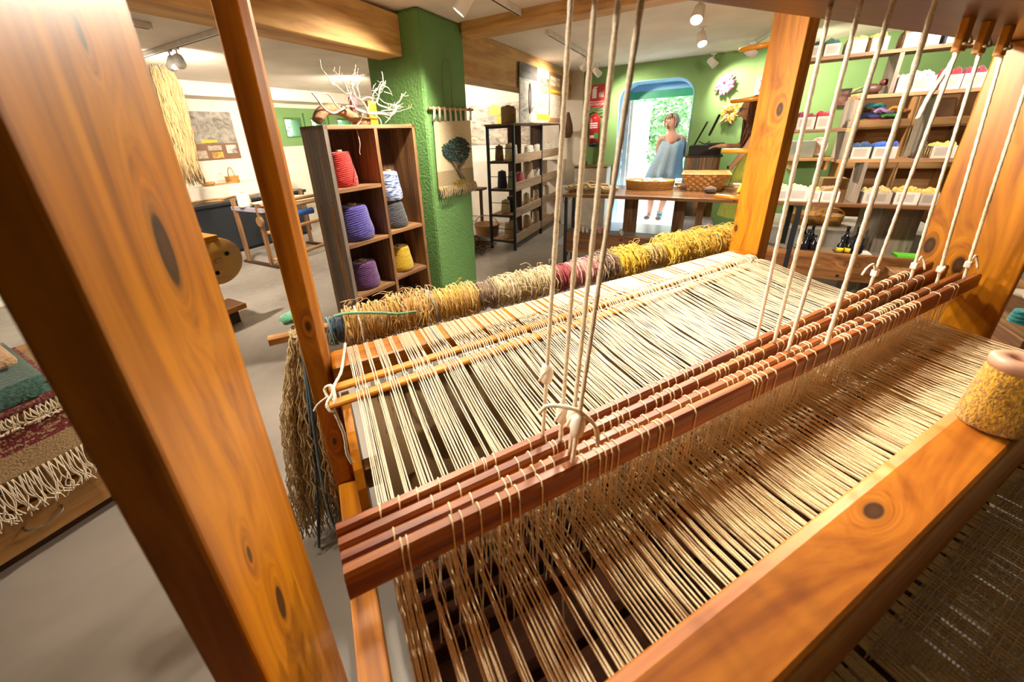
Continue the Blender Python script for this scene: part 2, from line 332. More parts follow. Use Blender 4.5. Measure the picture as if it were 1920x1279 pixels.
# garden outside
M['gravel'] = plain('pale_gravel', 'd8d2c2', .9, .15, 30); M['leaf'] = [plain('leaf_%d' % i, c, .55, .25, 6) for i, c in enumerate(('5d8f4a', '7fb070', '3f7340'))]
struct(MB().box((XF+.5, -5, -.1), (XF+9, 12, -.01)), 'floor_garden', M['gravel'])
struct(MB().box((XN, YL+.3, -.1), (XF+.5, YL+6, -.01)), 'floor_yard', M['gravel'])
def bush(name, label, c, r, n, sz, k=0):
    g = thing(name, label, 'shrub', (c[0], c[1], 0)); rnd = random.Random(n+int(c[0]*10))
    for q in range(2):
        mb = MB()
        for i in range(n//2):
            a, b2 = rnd.uniform(0, 2*pi), math.acos(rnd.uniform(-1, 1)); rr = rnd.uniform(.55, 1)
            p = Vector((c[0]+r[0]*rr*sin(b2)*cos(a), c[1]+r[1]*rr*sin(b2)*sin(a), max(.05, c[2]+r[2]*rr*cos(b2))))
            d = Vector((rnd.uniform(-1, 1), rnd.uniform(-1, 1), rnd.uniform(-.6, .8))).normalized(); s = d.orthogonal().normalized(); l = sz*rnd.uniform(.7, 1.3)
            mb.add([p, p+d*l*.5+s*l*.28, p+d*l, p+d*l*.5-s*l*.28], [(0, 1, 2, 3)])
        part(mb, 'foliage', M['leaf'][(k+q) % 3], g, kind='stuff')
    mb = MB()
    for i in range(5): mb.tube([(c[0], c[1], -.01), (c[0]+rnd.uniform(-.2, .2), c[1]+rnd.uniform(-.2, .2), c[2]*.6), (c[0]+rnd.uniform(-.6, .6)*r[0], c[1]+rnd.uniform(-.6, .6)*r[1], c[2])], [.04, .03, .012], 5)
    part(mb, 'stem', M['recd'][2], g)
bush('garden_shrub', 'tall green shrub outside the arched door, right behind the woman', (9.9, .1, 1.3), (.9, 1.1, 1.5), 1500, .16, 0)
bush('garden_shrub', 'leafy green shrub outside, beside the open white door leaf', (10.6, 2.2, 1.1), (.9, .9, 1.3), 1200, .15, 1)
bush('garden_tree', 'broad garden tree in leaf far outside the arched door', (13.2, 1.6, 2.4), (1.6, 3.0, 2.0), 1800, .24, 2)
for i, (x, l) in enumerate(((4.6, 'left-hand pane'), (5.2, 'middle pane'), (5.9, 'right-hand pane'))):
    bush('yard_shrub', ['green shrub outside the small window nearest the wall poster', 'green shrub outside the middle small window', 'green shrub outside the small window by the corner'][i], (4.9+1.35*i, 8.3, 1.4), (.5, .6, 1.1), 500, .14, i)
mb = MB()
rnd = random.Random(3)
gw = thing('stone_wall', 'low dry stone garden wall outside the arched door', 'wall', (8.9, 1.0, 0))
for j in range(3):
    y = .35 if j % 2 else .2
    while y < 2.6:
        w = rnd.uniform(.25, .42); part(MB().box((8.75, y, -.01+.2*j), (9.0, y+w-.02, .18+.2*j)), 'stone', M['gravel'], gw, bev=.03); y += w
# ================================================================== THE LOOM
LB = (1.0, .65, 0.0)
loom = thing('floor_loom', 'big varnished pine floor loom threaded with a wide cream warp', 'loom', LB, 'loom')
def rel(u, v, z): return (u-LB[0], v-LB[1], z)
def knots(pts, u): return [(rel(*atu(x, y, u)), r) for x, y, r in pts]
pz1 = wood('pine_upright_near', OR, axis=2, knots=knots(((312, 470, .030), (527, 1130, .022), (468, 1040, .009), (150, 60, .010)), -.14))
pz4 = wood('pine_upright_far', OR, axis=2, knots=knots(((1743, 460, .026), (1797, 498, .026)), 2.15), cross=5)
pz3 = wood('pine_back_post', OR, axis=2, knots=knots(((1462, 205, .024), (1380, 428, .016)), 2.15))
part(MB().box((-.178, .298, 0), (-.14, .576, 1.66)), 'castle_upright', pz1, loom, bev=.004)
part(MB().box((2.15, .306, 0), (2.19, .558, 1.66)), 'castle_upright', pz4, loom, bev=.004)
pp = thing  # (kept short below)
o = part(MB().prism([(-.130, 1.142, 0), (-.077, 1.142, 0), (-.059, 1.165, 0), (-.059, 1.30, 0), (-.130, 1.30, 0)], (0, 0, 2.05)), 'back_post', wood('pine_back_post_near', OR, axis=2, knots=[(rel(-.095, 1.142, .93), .011), (rel(-.10, 1.142, .48), .011)]), loom, bev=.003)
bp3 = part(MB().box((2.15, 1.142, 0), (2.238, 1.30, 2.05)), 'back_post', pz3, loom, bev=.004)
for z in (1.812, 1.566, 1.306, 1.047):
    part(MB().tube([(2.19, 1.299, z), (2.185, 1.37, z), (2.18, 1.452, z), (2.18, 1.462, z)], [.013, .013, .0125, .007], 10), 'peg', M['pine'][1], bp3, True)
part(MB().box((-.2, .35, 1.662), (2.215, .57, 1.75)), 'castle_beam', wood('castle_wood', ['331404', '4f2106', '6a310b'], axis=0), loom, bev=.006)
for u in (-.15, 2.17):
    part(MB().box((u-.03, .44, 1.975), (u+.03, 1.32, 2.05)), 'top_rail', M['pine'][1], loom, bev=.006); part(MB().box((u-.03, .44, 1.751), (u+.03, .52, 1.974)), 'rail_block', M['pine'][2], loom, bev=.004)
part(MB().box((-.122, -.34, .20), (-.052, 1.141, .29)), 'side_rail', M['pine'][1], loom, bev=.005)
part(MB().box((2.165, -.34, .20), (2.235, 1.141, .29)), 'side_rail', M['pine'][1], loom, bev=.005)
part(MB().box((-.058, 1.19, .16), (2.149, 1.25, .26)), 'stretcher', M['pine'][0], loom, bev=.005)
for u in (-.155, 2.17): part(MB().box((u-.035, -.36, 0), (u+.03, -.29, .74)), 'front_post', M['pine'][2], loom, bev=.005)
part(MB().box((-.12, -.36, .66), (2.13, -.29, .765)), 'breast_beam', M['pine'][0], loom, bev=.02)
part(MB().box((-.058, 1.128, .685), (2.149, 1.252, .772)), 'back_beam', M['pine'][0], loom, bev=.014)
part(MB().lathe([(.235, -.0), (.235, 2.05)], (.03, 1.10, .40), 32, ax=(1, 0, 0)), 'warp_beam', plain('kraft_paper', '6b5230', .8, .15, 4), loom, True)
for u in (-.05, 2.09): part(MB().lathe([(.245, 0), (.245, .025)], (u, 1.10, .40), 28, ax=(1, 0, 0)), 'beam_flange', M['pine'][2], loom)
# lease sticks and their lashing
ls = []
for (a, b) in (((-.072, .926, .786), (1.90, 1.015, .786)), ((-.070, .992, .789), (1.93, 1.088, .789))):
    ls.append(part(MB().beam(a, b, .033, .013, cham=.004), 'lease_stick', wood('lease_wood_%d' % len(ls), ['a8641a', 'c98027', 'd8953a'], axis=0, cross=20), loom))
M['cord'] = yarn('cotton_cord', 'f2e6cf', 'cdbd9e', ring=0, scale=220); M['cordw'] = yarn('white_cord', 'ece2cf', 'bdb09a', scale=220)
def rope(path, r, n=6, twist=True):
    mb = MB(); P = [Vector(p) for p in path]; out = []
    for a, b in zip(P, P[1:]):
        k = max(1, int((b-a).length/.012)); out += [a+(b-a)*(i/k) for i in range(k)]
    out.append(P[-1]); mb.tube(out, [r*(1+.13*sin(i*2.1)) for i in range(len(out))], n); return mb
def curve(pts, k=6):
    P = [Vector(p) for p in pts]; P = [P[0]*2-P[1]]+P+[P[-1]*2-P[-2]]; out = []
    for i in range(1, len(P)-2):
        a, b, c, d = P[i-1:i+3]
        for j in range(k):
            t = j/k; out.append(.5*((2*b)+(-a+c)*t+(2*a-5*b+4*c-d)*t*t+(-a+3*b-3*c+d)*t**3))
    out.append(P[-2]); return out
mb = rope(curve([(-.003, 1.25, .785), (-.015, 1.14, .80), (-.03, 1.06, .795), (-.05, .99, .805), (-.062, .95, .80), (-.078, .925, .79), (-.066, .91, .775), (-.055, .93, .80), (-.06, .98, .808), (-.08, 1.0, .79), (-.07, .96, .77)]), .0045)
mb2 = rope(curve([(-.06, .94, .795), (-.062, .915, .77), (-.052, .90, .70), (-.055, .895, .64), (-.048, .89, .60)]), .0042); mb.add(mb2.v, mb2.f)
mb2 = rope(curve([(-.075, .96, .79), (-.10, .955, .78), (-.115, .95, .765)]), .003); mb.add(mb2.v, mb2.f)
part(mb, 'lease_lashing', M['cordw'], loom, True)
mb = rope(curve([(1.90, 1.03, .795), (1.94, 1.05, .80), (1.97, 1.09, .80), (1.95, 1.10, .785), (1.99, 1.12, .78)]), .0045); part(mb, 'lease_lashing', M['cordw'], loom, True)
# ---- warp
rnd = random.Random(11)
NT = 430
us = []; u = 0.0
while u < 2.05:
    k = rnd.choice((3, 4, 4, 5, 6))
    for i in range(k):
        us.append(u); u += rnd.uniform(.0033, .0042)
    u += rnd.choice((.002, .003, .005, .009, .014)) if u > .35 else rnd.choice((.001, .002, .006, .02))
us = [a for a in us if a < 2.055]
SH = [(.50, .856, .923), (.46, .872, .921), (.42, .893, .899), (.38, .920, .912)]      # shafts: v, top z at the left end, top z at the right end
mbB = MB(); mbF = MB(); mbV = MB(); heads = []
def narrow(ub, v):        # the warp runs a little narrower towards the reed
    s = 1-.095*min(1, max(0, (1.25-v)/1.0)); return ub*s
for i, ub in enumerate(us):
    j = i % 4; sv = SH[j][0]; lift = (.012, -.010, .004, -.014)[j]+rnd.uniform(-.003, .003)
    jit = rnd.uniform(-.002, .002); over = i % 2
    ze = .768+lift
    ueye = narrow(ub, sv)+rnd.uniform(-.004, .004); ur = narrow(ub, .1)
    heads.append((j, ueye, ze))
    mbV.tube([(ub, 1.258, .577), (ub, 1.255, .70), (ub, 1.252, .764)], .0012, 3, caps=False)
    vf, vr = .926+.0451*(ub+.07), .992+.048*(ub+.07)
    pb = [(ub, 1.252, .764), (ub, 1.238, .7755), (ub+jit*.3, 1.14, .7755),
          (narrow(ub, vr)+jit, vr+.018, .799 if over else .779), (narrow(ub, vr)+jit, vr-.018, .799 if over else .779),
          (narrow(ub, vf)+jit, vf+.017, .777 if over else .796), (narrow(ub, vf)+jit, vf-.017, .777 if over else .796), (narrow(ub, .75)+jit*.5, .75, .772+lift*.3), (ueye, sv, ze)]
    mbB.tube(pb, .0015, 4, caps=False)
    pf = [(ueye, sv, ze), (ur+jit*.4, .25, .768+lift*.45), (ur, .10, .768), (ur, -.05, .768), (ur, -.30, .768), (ur, -.345, .764), (ur, -.365, .74), (ur, -.36, .45)]
    mbF.tube(pf, .0015, 4, caps=False)
    if i % 2: mbF.tube([(x+.0022, y, z-.006*(1 if y > .15 else 0)) for x, y, z in pf], .0014, 4, caps=False)
M['warp'] = yarn('cream_warp', 'efe2c4', 'cdbb95', scale=400, fuzz=.2); M['warpf'] = yarn('raw_linen_warp', 'efdfb8', 'cdb07a', scale=400, fuzz=.2); M['warpd'] = yarn('shaded_warp', '6e5a3a', '45361e', scale=400, fuzz=.2)  # last one: darkened copy, shade under the back beam put into its colour
part(mbB, 'back_warp', M['warp'], loom, True, kind='stuff', label='cream warp threads between back beam and shafts')
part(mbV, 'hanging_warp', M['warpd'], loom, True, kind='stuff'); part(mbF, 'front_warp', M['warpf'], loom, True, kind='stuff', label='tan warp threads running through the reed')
mb = MB(); mb.tube([(.30, 1.252, .764), (.30, 1.238, .7775), (.30, 1.14, .7785), (.296, 1.04, .803)], .0022, 5); part(mb, 'marker_thread', yarn('blue_marker', '5a6f95', scale=300), loom, True)
for ub in [rnd.uniform(.02, 2.0) for _ in range(0)]: pass
mb = MB()      # loose second layer of warp that goes down to the warp beam
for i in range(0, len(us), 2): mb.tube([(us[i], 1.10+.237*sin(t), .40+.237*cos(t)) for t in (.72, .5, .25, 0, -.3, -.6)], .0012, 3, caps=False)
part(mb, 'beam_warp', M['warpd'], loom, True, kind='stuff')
M['shadew'] = wset('shaded_treadle_wood', ['1c0c04', '2f1607', '43220b'], rough=.8, coat=0, spec=.1)  # wood darkened in colour to stand in for shade below the warp
# ---- shafts: top bar, bottom bar, string heddles
shafts = []
for j, (v, zl, zr) in enumerate(SH):
    h = .052; mat = wood('shaft_wood_%d' % j, ['3e1707', '6a2e0c', '925014', 'aa681c'], axis=0, rough=.42, coat=.12, cross=16)
    bar = part(MB().beam((-.072+.004*j, v, zl-h/2), (2.085, v, zr-h/2), .021, h, cham=.005), 'shaft_bar', mat, loom); shafts.append(bar)
    part(MB().beam((.02, v, .625), (2.07, v, .625), .02, .04, cham=.004), 'lower_shaft_bar', M['shadew'][0], loom)
    mb = MB(); r = .0014
    for (jj, ue, ze) in heads:
        if jj != j: continue
        t = (ue+.07)/2.155; zt = zl+(zr-zl)*t; zb = zt-h; w = .0118; o_ = rnd.uniform(-.006, .006)
        lean = rnd.uniform(-.008, .008)
        uu = ue+o_
        if rnd.random() < .42:
            mb.tube([(ue, v, ze), (uu+lean*.3, v, zb-.004)], r, 4, caps=False); mb.tube([(ue, v, ze), (uu-lean, v, .64)], r, 4, caps=False); continue
        mb.tube([(ue, v, ze), (uu+lean*.3, v-.004, zb-.012), (uu, v-w, zb+.004), (uu, v-w, zt-.006), (uu+.001, v-w*.6, zt+.001), (uu+.002, v+w*.6, zt+.001), (uu+.002, v+w, zt-.006), (uu+.002, v+w, zb+.004), (uu-lean*.3, v+.004, zb-.012), (ue, v, ze)], r, 4, caps=False)
        mb.tube([(ue, v, ze), (uu-lean, v-.004, .67), (uu, v-.012, .64), (uu, v-.011, .605), (uu, v+.011, .605), (uu, v+.012, .64), (ue, v, ze)], r, 4, caps=False)
    part(mb, 'heddles', M['warpf'], bar, True, kind='stuff', label='string heddles looped over the bar')
# ---- cords that hang the shafts from the castle
cords = [((.372, .50), (.331, .50, .866)), ((.381, .46), (.345, .46, .878)), ((.386, .42), (.338, .42, .897)), ((.387, .38), (.312, .38, .922)),
         ((1.003, .50), (1.027, .50, .89)), ((1.022, .46), (1.033, .46, .90)), ((1.044, .42), (1.019, .42, .90)), ((1.098, .38), (1.102, .38, .86)),
         ((1.50, .45), (1.63, .50, .915)), ((1.625, .45), (1.80, .46, .92)), ((1.771, .45), (1.89, .42, .90)), ((1.90, .42), (1.955, .38, .915))]
M['toggle'] = plain('white_toggle', 'eee6d6', .45, .06)
for i, ((tu, tv), (bu, bv, bz)) in enumerate(cords):
    top = Vector((tu, tv, 1.662)); bot = Vector((bu, bv, bz))
    c = part(rope([top, bot], .0042 if i != 7 else .0046), 'shaft_cord', M['cord'], loom, True)
    if i < 4 or i >= 8:
        kz = (.15, .07, .075, .075)[i] if i < 4 else .055
        d = (top-bot).normalized(); k = bot+d*kz
        if i < 4: part(MB().lathe([(.003, -.022), (.010, -.018), (.013, 0), (.010, .016), (.004, .022)], k, 10, ax=d), 'toggle', M['toggle'], c, True)
        else: part(MB().box(k-Vector((.011, .008, .011)), k+Vector((.011, .008, .011))), 'toggle', M['toggle'], c, bev=.003)
        if i == 8: t2 = rope(curve([k, k+Vector((-.03, .0, .035)), k+Vector((-.07, 0, .03)), k+Vector((-.09, 0, .01))]), .0035)
        elif i in (9, 11): t2 = rope(curve([k, k+Vector((.03, .0, .025)), k+Vector((.06, 0, .01)), k+Vector((.065, -.01, -.025))]), .003)
        elif i == 3: t2 = rope(curve([k+Vector((-.05, .04, .015)), k+Vector((-.035, .03, .032)), k+Vector((0, .0, .03)), k+Vector((.03, -.01, -.01)), k+Vector((.035, -.012, -.05))]), .0035)
        else: t2 = rope(curve([k, k+Vector((-.012, -.01, .012)), k+Vector((-.022, -.008, -.004))]), .003)
        part(t2, 'cord_tail', M['cord'], c, True)
for (tu, tv) in ((1.50, .45), (1.625, .45), (1.771, .45)):
    t = part(MB().box((tu-.018, tv-.008, 1.59), (tu+.018, tv+.008, 1.664)), 'cord_tab', M['pine'][2], loom, bev=.003)
    part(rope(curve([(tu-.02, tv-.012, 1.605), (tu+.02, tv-.012, 1.608), (tu+.035, tv+.0, 1.63), (tu+.04, tv+.01, 1.662)]), .003), 'tie', M['cordw'], t, True)
a = atv(1765, 60, .56); part(rope(curve([(1.86, .56, 1.66), (1.84, .555, 1.60), (1.80, .555, 1.55), (1.76, .555, 1.50), (1.72, .55, 1.44)]), .006), 'loose_cord', M['cordw'], loom, True)
# ---- beater with its reed
bt = part(MB().prism([(-.12, .062, .785), (-.12, .062, .945), (-.12, .068, .950), (-.12, .124, .956), (-.12, .139, .948), (-.12, .139, .80), (-.12, .125, .785)], (2.24, 0, 0)), 'beater', wood('beater_wood', ['733706', '9a550b', 'b46d16', 'be7a22'], axis=0, rough=.5, coat=.05, cross=9, knots=[(rel(.60, .107, .953), .015)]), loom, bev=.003)
part(MB().box((-.10, .075, .60), (2.10, .135, .67)), 'sley_bar', M['shadew'][0], bt, bev=.006)
for u in (-.11, 2.10): part(MB().box((u-.02, .085, .28), (u+.02, .115, .90)), 'sword', M['pine'][2], bt, bev=.004)
mb = MB(); u = 0
while u < 1.9: mb.box((u-.0006, .097, .665), (u+.0006, .107, .79)); u += .0075
part(mb, 'reed', plain('reed_steel', '8a857c', .4, metal=.8), bt, kind='stuff')
# woven header on the camera side of the reed
mb = MB()
for i in range(26): v = .052-.0042*i; mb.tube([(.55+.006*i+.09*k, v+.0006*sin(k*3+i), .7695+.0012*(-1)**(k+i)) for k in range(14)], .0011, 4)
for i in range(150): u = .56+1.14*i/149; mb.tube([(u, .054, .7702), (u, -.056, .7702)], .0009, 3)
part(mb, 'woven_header', yarn('white_weave', 'ddd3c0', 'b5a890', scale=300), loom, True, kind='stuff')
part(MB().box((.0, .12, .02), (2.1, .86, .055)), 'foot_board', M['shadew'][0], loom, bev=.004)  # dark board added to darken the gaps under the warp
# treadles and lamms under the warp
for k, u in enumerate((.55, .72, .89, 1.06)): part(MB().beam((u, -.1, .12), (u, .85, .17), .07, .035, cham=.004), 'treadle', M['shadew'][1], loom)
for k in (0, 3): part(MB().beam((.06, .36+.05*k, .42+.01*k), (2.13, .36+.05*k, .42+.01*k), .024, .04, cham=.004), 'lamm', M['shadew'][0], loom)
mb = MB()
for k in (0, 3):
    for m_ in range(6): mb.tube([(.3+.3*m_+.02*k, .36+.05*k, .44), (.3+.3*m_+.02*k, .38+.04*k, .61)], .002, 4)
part(mb, 'lamm_tie', M['cord'], loom, True, kind='stuff')

# ================================================================== yarn pole behind the back beam, with its hanks
POLE = ((-.255, 1.43, .775), (2.32, 1.405, .795))
def pole_at(t): return Vector(POLE[0])+(Vector(POLE[1])-Vector(POLE[0]))*t
single(MB().beam(*POLE, .034, .034, cham=.006), 'yarn_pole', wood('pole_wood', ['9a6a3a', 'b58450', 'c79a66'], axis=0), 'square wooden pole lying behind the loom, strung with yarn hanks', 'pole', POLE[0], 'loom')
for u in (-.095, 2.19): part(MB().box((u-.02, 1.30, .70), (u+.02, 1.47, .757)), 'pole_bracket', M['pine'][1], loom)
def pu(px, py):      # where along the pole a pixel falls
    best = min(range(0, 401), key=lambda i: abs(CX+F_PX*((fromuv(*pole_at(i/400))-EYE).dot(RT))/((fromuv(*pole_at(i/400))-EYE).dot(FW))-px)); return best/400
def hank(px0, px1, r, cols, label, fuzzy=0., n=None, tilt=.012, seed=0, name='yarn_hank'):
    rn = random.Random(seed+int(px0)); t0, t1 = pu(px0, 0), pu(px1, 0); L = (t1-t0)*2.575; base = pole_at((t0+t1)/2)
    n = n or int(L/.0030)
    groups = {}
    for i in range(n):
        t = t0+(t1-t0)*(i+rn.random())/n; c = pole_at(t); rr = r*rn.uniform(.8, 1.06); sag = rn.uniform(.0, .012)
        mb = groups.setdefault(rn.randrange(len(cols)), MB()); K = 15; tl = rn.uniform(-tilt, tilt); ph = rn.uniform(0, 6.28); path = []
        for k in range(K):
            a = 2*pi*k/K; w = 1+fuzzy*rn.uniform(-.35, .5)
            path.append((c.x+tl*sin(a+ph)*2+fuzzy*rn.uniform(-.012, .012), c.y+rr*w*cos(a), c.z-.012-sag+rr*w*sin(a)*1.02))
        mb.tube(path, rn.uniform(.0016, .0026), 4, closed=True)
        if fuzzy and rn.random() < fuzzy*.9:
            a = rn.uniform(0, 2*pi); p = Vector((c.x, c.y+rr*cos(a), c.z+rr*sin(a))); q = p+Vector((rn.uniform(-.05, .05), cos(a)*.02, sin(a)*.02)); s_ = q+Vector((rn.uniform(-.04, .04), cos(a)*.01-.01, sin(a)*.01-.01))
            mb.tube(curve([p, q, s_], 4), .0013, 3)
    core = MB().lathe([(r*.55, 0), (r*.82, L*.06), (r*.84, L*.5), (r*.82, L*.94), (r*.55, L)], pole_at(t0)-Vector((0, 0, .018)), 18, ax=Vector(POLE[1])-Vector(POLE[0]))
    th = thing(name, label, 'yarn', base, 'loom', 'yarn hanks on the pole')
    part(core, 'core', cols[0], th, True)
    for g, mb in groups.items(): part(mb, 'strand', cols[g], th, True, kind='stuff')
Y = lambda nme, c, c2=None: yarn(nme, c, c2, scale=250, fuzz=.5)
gold = [Y('ochre_yarn', 'd2a44a', '9b7030'), Y('tan_yarn', 'dcba7c'), Y('gold_yarn', 'e0b03a')]
hank(618, 645, .055, [Y('navy_yarn', '3d5a78'), Y('teal_yarn', '5f8f8a'), Y('deep_blue_yarn', '26354a')], 'small navy and teal hank beside the loom post', .1)
hank(646, 722, .076, [Y('straw_yarn', 'dbb560'), gold[0], Y('straw_yarn_2', 'c09850')], 'straw brown hank tied round with a white cord', .35)
hank(722, 800, .075, gold, 'tangled ochre hank with loose curling ends', .8)
hank(803, 890, .070, [Y('bright_gold', 'e8bd45'), Y('amber', 'dba935'), Y('pale_gold', 'e8ca7c')], 'bright gold hank next to the brown one', .3)
hank(890, 925, .060, [Y('umber_yarn', 'a38a6a'), Y('umber_2', '8f7353')], 'short plain brown hank between gold and cream', .15)
hank(925, 1035, .068, [Y('wheat_yarn', 'e2cfa0'), Y('oat_yarn', 'ecdcb8'), Y('olive_wheat', 'c0ae74')], 'long wheat cream hank beside the red one', .35)
hank(1038, 1062, .064, [Y('red_yarn', 'b3333c'), Y('crimson_yarn', '96252f')], 'narrow crimson red hank', .1)
hank(1062, 1115, .066, [Y('pink_yarn', 'dc9a94'), Y('salmon_yarn', 'd9a294'), Y('rose_yarn', 'b86a6c')], 'dusty pink and salmon hank beside the red', .15)
hank(1115, 1149, .068, [Y('brown_grey_yarn', '98835f'), Y('dun_yarn', 'b09b74'), Y('plum_yarn', '6d4a48')], 'grey brown hank with dull loose fringes', .5)
hank(1148, 1195, .076, [Y('lemon_yarn', 'edc830'), Y('lemon_2', 'e0b522')], 'shaggy lemon yellow hank beside the grey brown one', .6)
hank(1195, 1235, .068, [Y('peach_yarn', 'd8b070'), Y('olive_yarn', 'b3a23c')], 'peach and olive striped hank between two yellow ones', .15)
hank(1235, 1322, .080, [Y('corn_yarn', 'ebc634'), Y('corn_2', 'dcb328'), Y('corn_3', 'e3c650')], 'large shaggy corn yellow hank tied with grey cord', .7)
hank(1338, 1376, .078, [Y('canary_yarn', 'dcb838'), Y('canary_2', 'c9a02a')], 'yellow hank at the pole end beside the tall loom post', .5)
# cords lying over the hanks
def lcord(pts, r, mat, name, label): single(rope(curve(pts), r), name, mat, label, 'cord', pts[0], 'loom', smooth=True)
pz = pole_at(pu(680, 0)); lcord([(pz.x-.10, pz.y-.03, pz.z+.055), (pz.x-.05, pz.y-.055, pz.z+.065), (pz.x+.05, pz.y-.075, pz.z+.05), (pz.x+.13, pz.y-.085, pz.z+.03), (pz.x+.20, pz.y-.08, pz.z+.02)], .0055, Y('mint_cord', '6fae8c', '3f7f62'), 'yarn_tie', 'mint green cord lying across the straw brown hank')  # cord lies loose across the hank, ties nothing
pz = pole_at(pu(660, 0)); lcord([(pz.x+.02, pz.y-.02, pz.z+.075), (pz.x+.03, pz.y-.085, pz.z+.03), (pz.x+.03, pz.y-.09, pz.z-.05)], .0035, M['cordw'], 'hank_tie', 'white cord tied round the straw brown hank')
pz = pole_at(pu(802, 0)); lcord([(pz.x, pz.y-.01, pz.z+.072), (pz.x+.01, pz.y-.075, pz.z+.03), (pz.x+.02, pz.y-.08, pz.z-.05)], .004, Y('grey_blue_cord', '8b93a6'), 'hank_tie', 'grey blue cord tied between the ochre and gold hanks')
pz = pole_at(pu(1330, 0)); lcord([(pz.x-.04, pz.y-.02, pz.z+.03), (pz.x+.0, pz.y-.04, pz.z+.045), (pz.x+.03, pz.y-.05, pz.z+.0), (pz.x+.02, pz.y-.05, pz.z-.05)], .006, Y('pewter_cord', '9a9aa0'), 'hank_tie', 'grey cord looped over the bare end of the pole')
pz = pole_at(pu(1362, 0)); lcord([(pz.x-.07, pz.y-.07, pz.z-.07), (pz.x, pz.y-.085, pz.z-.03), (pz.x+.05, pz.y-.09, pz.z+.01)], .009, Y('leaf_cord', '5f9a4f', '35662f'), 'yarn_tie', 'green cord under the yellow hank by the tall post')
# long skein hanging from the near end of the pole
rn = random.Random(5); c0 = pole_at(.045)
sk = thing('hanging_skein', 'long crinkled beige skein hanging from the pole end', 'yarn', (c0.x, c0.y, .2), 'loom')
sm = [Y('beige_skein', 'efe0be', 'c9b084'), Y('brown_skein', 'c9ae78', '97804f')]
for g in range(2):
    mb = MB()
    for i in range(210):
        du = rn.uniform(-.085, .075); dv = rn.uniform(-.05, .045)-g*.02; zb = rn.uniform(.03, .22); pts = []
        for k in range(22):
            t = k/21; z = .80-(.80-zb)*t; sp = .45+.75*min(1, t*2.2)
            pts.append((min(c0.x+du*sp-.055*t, -.142)+.007*sin(k*2.4+i)+rn.uniform(-.002, .002), c0.y+dv*sp+.006*cos(k*2.1+i*2)-.20*t, z))
        mb.tube(pts, .0022, 3)
    for i in range(26):
        a = 2*pi*i/26; mb.tube([(c0.x+rn.uniform(-.035, .06), c0.y+.045*cos(b), c0.z-.01+.045*sin(b)) for b in [2*pi*k/12 for k in range(12)]], .0022, 4, closed=True)
    part(mb, 'strand', sm[g], sk, True, kind='stuff')
for i, (du, pts) in enumerate(((.0, [(.0, -.055, .80), (-.02, -.13, .62), (-.04, -.18, .42), (-.06, -.24, .25), (-.08, -.26, .12), (-.10, -.27, .012)]), (.02, [(-.01, -.06, .80), (-.015, -.14, .6), (-.03, -.19, .42), (-.035, -.26, .25), (-.03, -.29, .12), (-.01, -.31, .02)]))):
    part(rope(curve([(c0.x+a, c0.y+b, c) for a, b, c in pts]), .006), 'blue_cord', Y('slate_cord_%d' % i, '3f5663', '1c2a2e'), sk, True, label='dark teal cord trailing from the skein')
single(MB().ball((c0.x-.03, c0.y+.02, c0.z+.065), (.04, .035, .022), 14, 8, wob=.12), 'yarn_tuft', Y('jade_tuft', '4f9a78', '2f6b50'), 'jade green yarn tuft on top of the hanging skein', 'yarn', (c0.x-.03, c0.y+.02, c0.z+.05), 'loom', smooth=True)

# ================================================================== yarn cones on and under the loom
def flecked(name, c, c2):
    m, t, b = newmat(name); tc = nd(t, 'ShaderNodeTexCoord'); n = nd(t, 'ShaderNodeTexNoise', Scale=260, Detail=4, Distortion=.8); mp = nd(t, 'ShaderNodeMapping'); mp.inputs['Scale'].default_value = (1, 1, .6)
    t.links.new(tc.outputs['Object'], mp.inputs[0]); t.links.new(mp.outputs[0], n.inputs['Vector']); r = ramp(t, n.outputs[0], [c2, c], [.42, .58]); t.links.new(r.outputs[0], b.inputs['Base Color']); b.inputs['Roughness'].default_value = .85; b.inputs['Sheen Weight'].default_value = .3; bump(t, b, n.outputs[0], .8, .006); return m
bu, bv = .958, .096
k = thing('yarn_cone', 'yellow flecked yarn cone standing on the loom beater', 'yarn cone', (bu, bv, .955), 'loom')
part(MB().lathe([(.037, .957), (.0395, .962), (.0385, .985), (.036, 1.01), (.034, 1.035), (.032, 1.062), (.030, 1.065)], (bu, bv, 0), 40, wob=.012), 'winding', flecked('yellow_fleck', 'd09a10', '8a5f12'), k, True)
part(MB().lathe([(.024, 1.061), (.031, 1.064), (.033, 1.073), (.032, 1.081), (.026, 1.085), (.014, 1.084), (.010, 1.078), (.010, 1.074)], (bu, bv, 0), 32), 'cone_tip', plain('cardboard_pink', 'b48a72', .4, coat=.3), k, True)
p = atuz(1600, 880, .49); k = thing('yarn_cone', 'dim yellow yarn cone lying beneath the warp on the loom', 'yarn cone', (p.x, p.y, .46), 'loom')
part(MB().lathe([(.045, 0), (.048, .01), (.036, .15), (.03, .16)], (p.x-.06, p.y, .505), 20, ax=(1, .5, .1)), 'winding', flecked('dull_yellow', 'a8842e', '5e4418'), k, True)
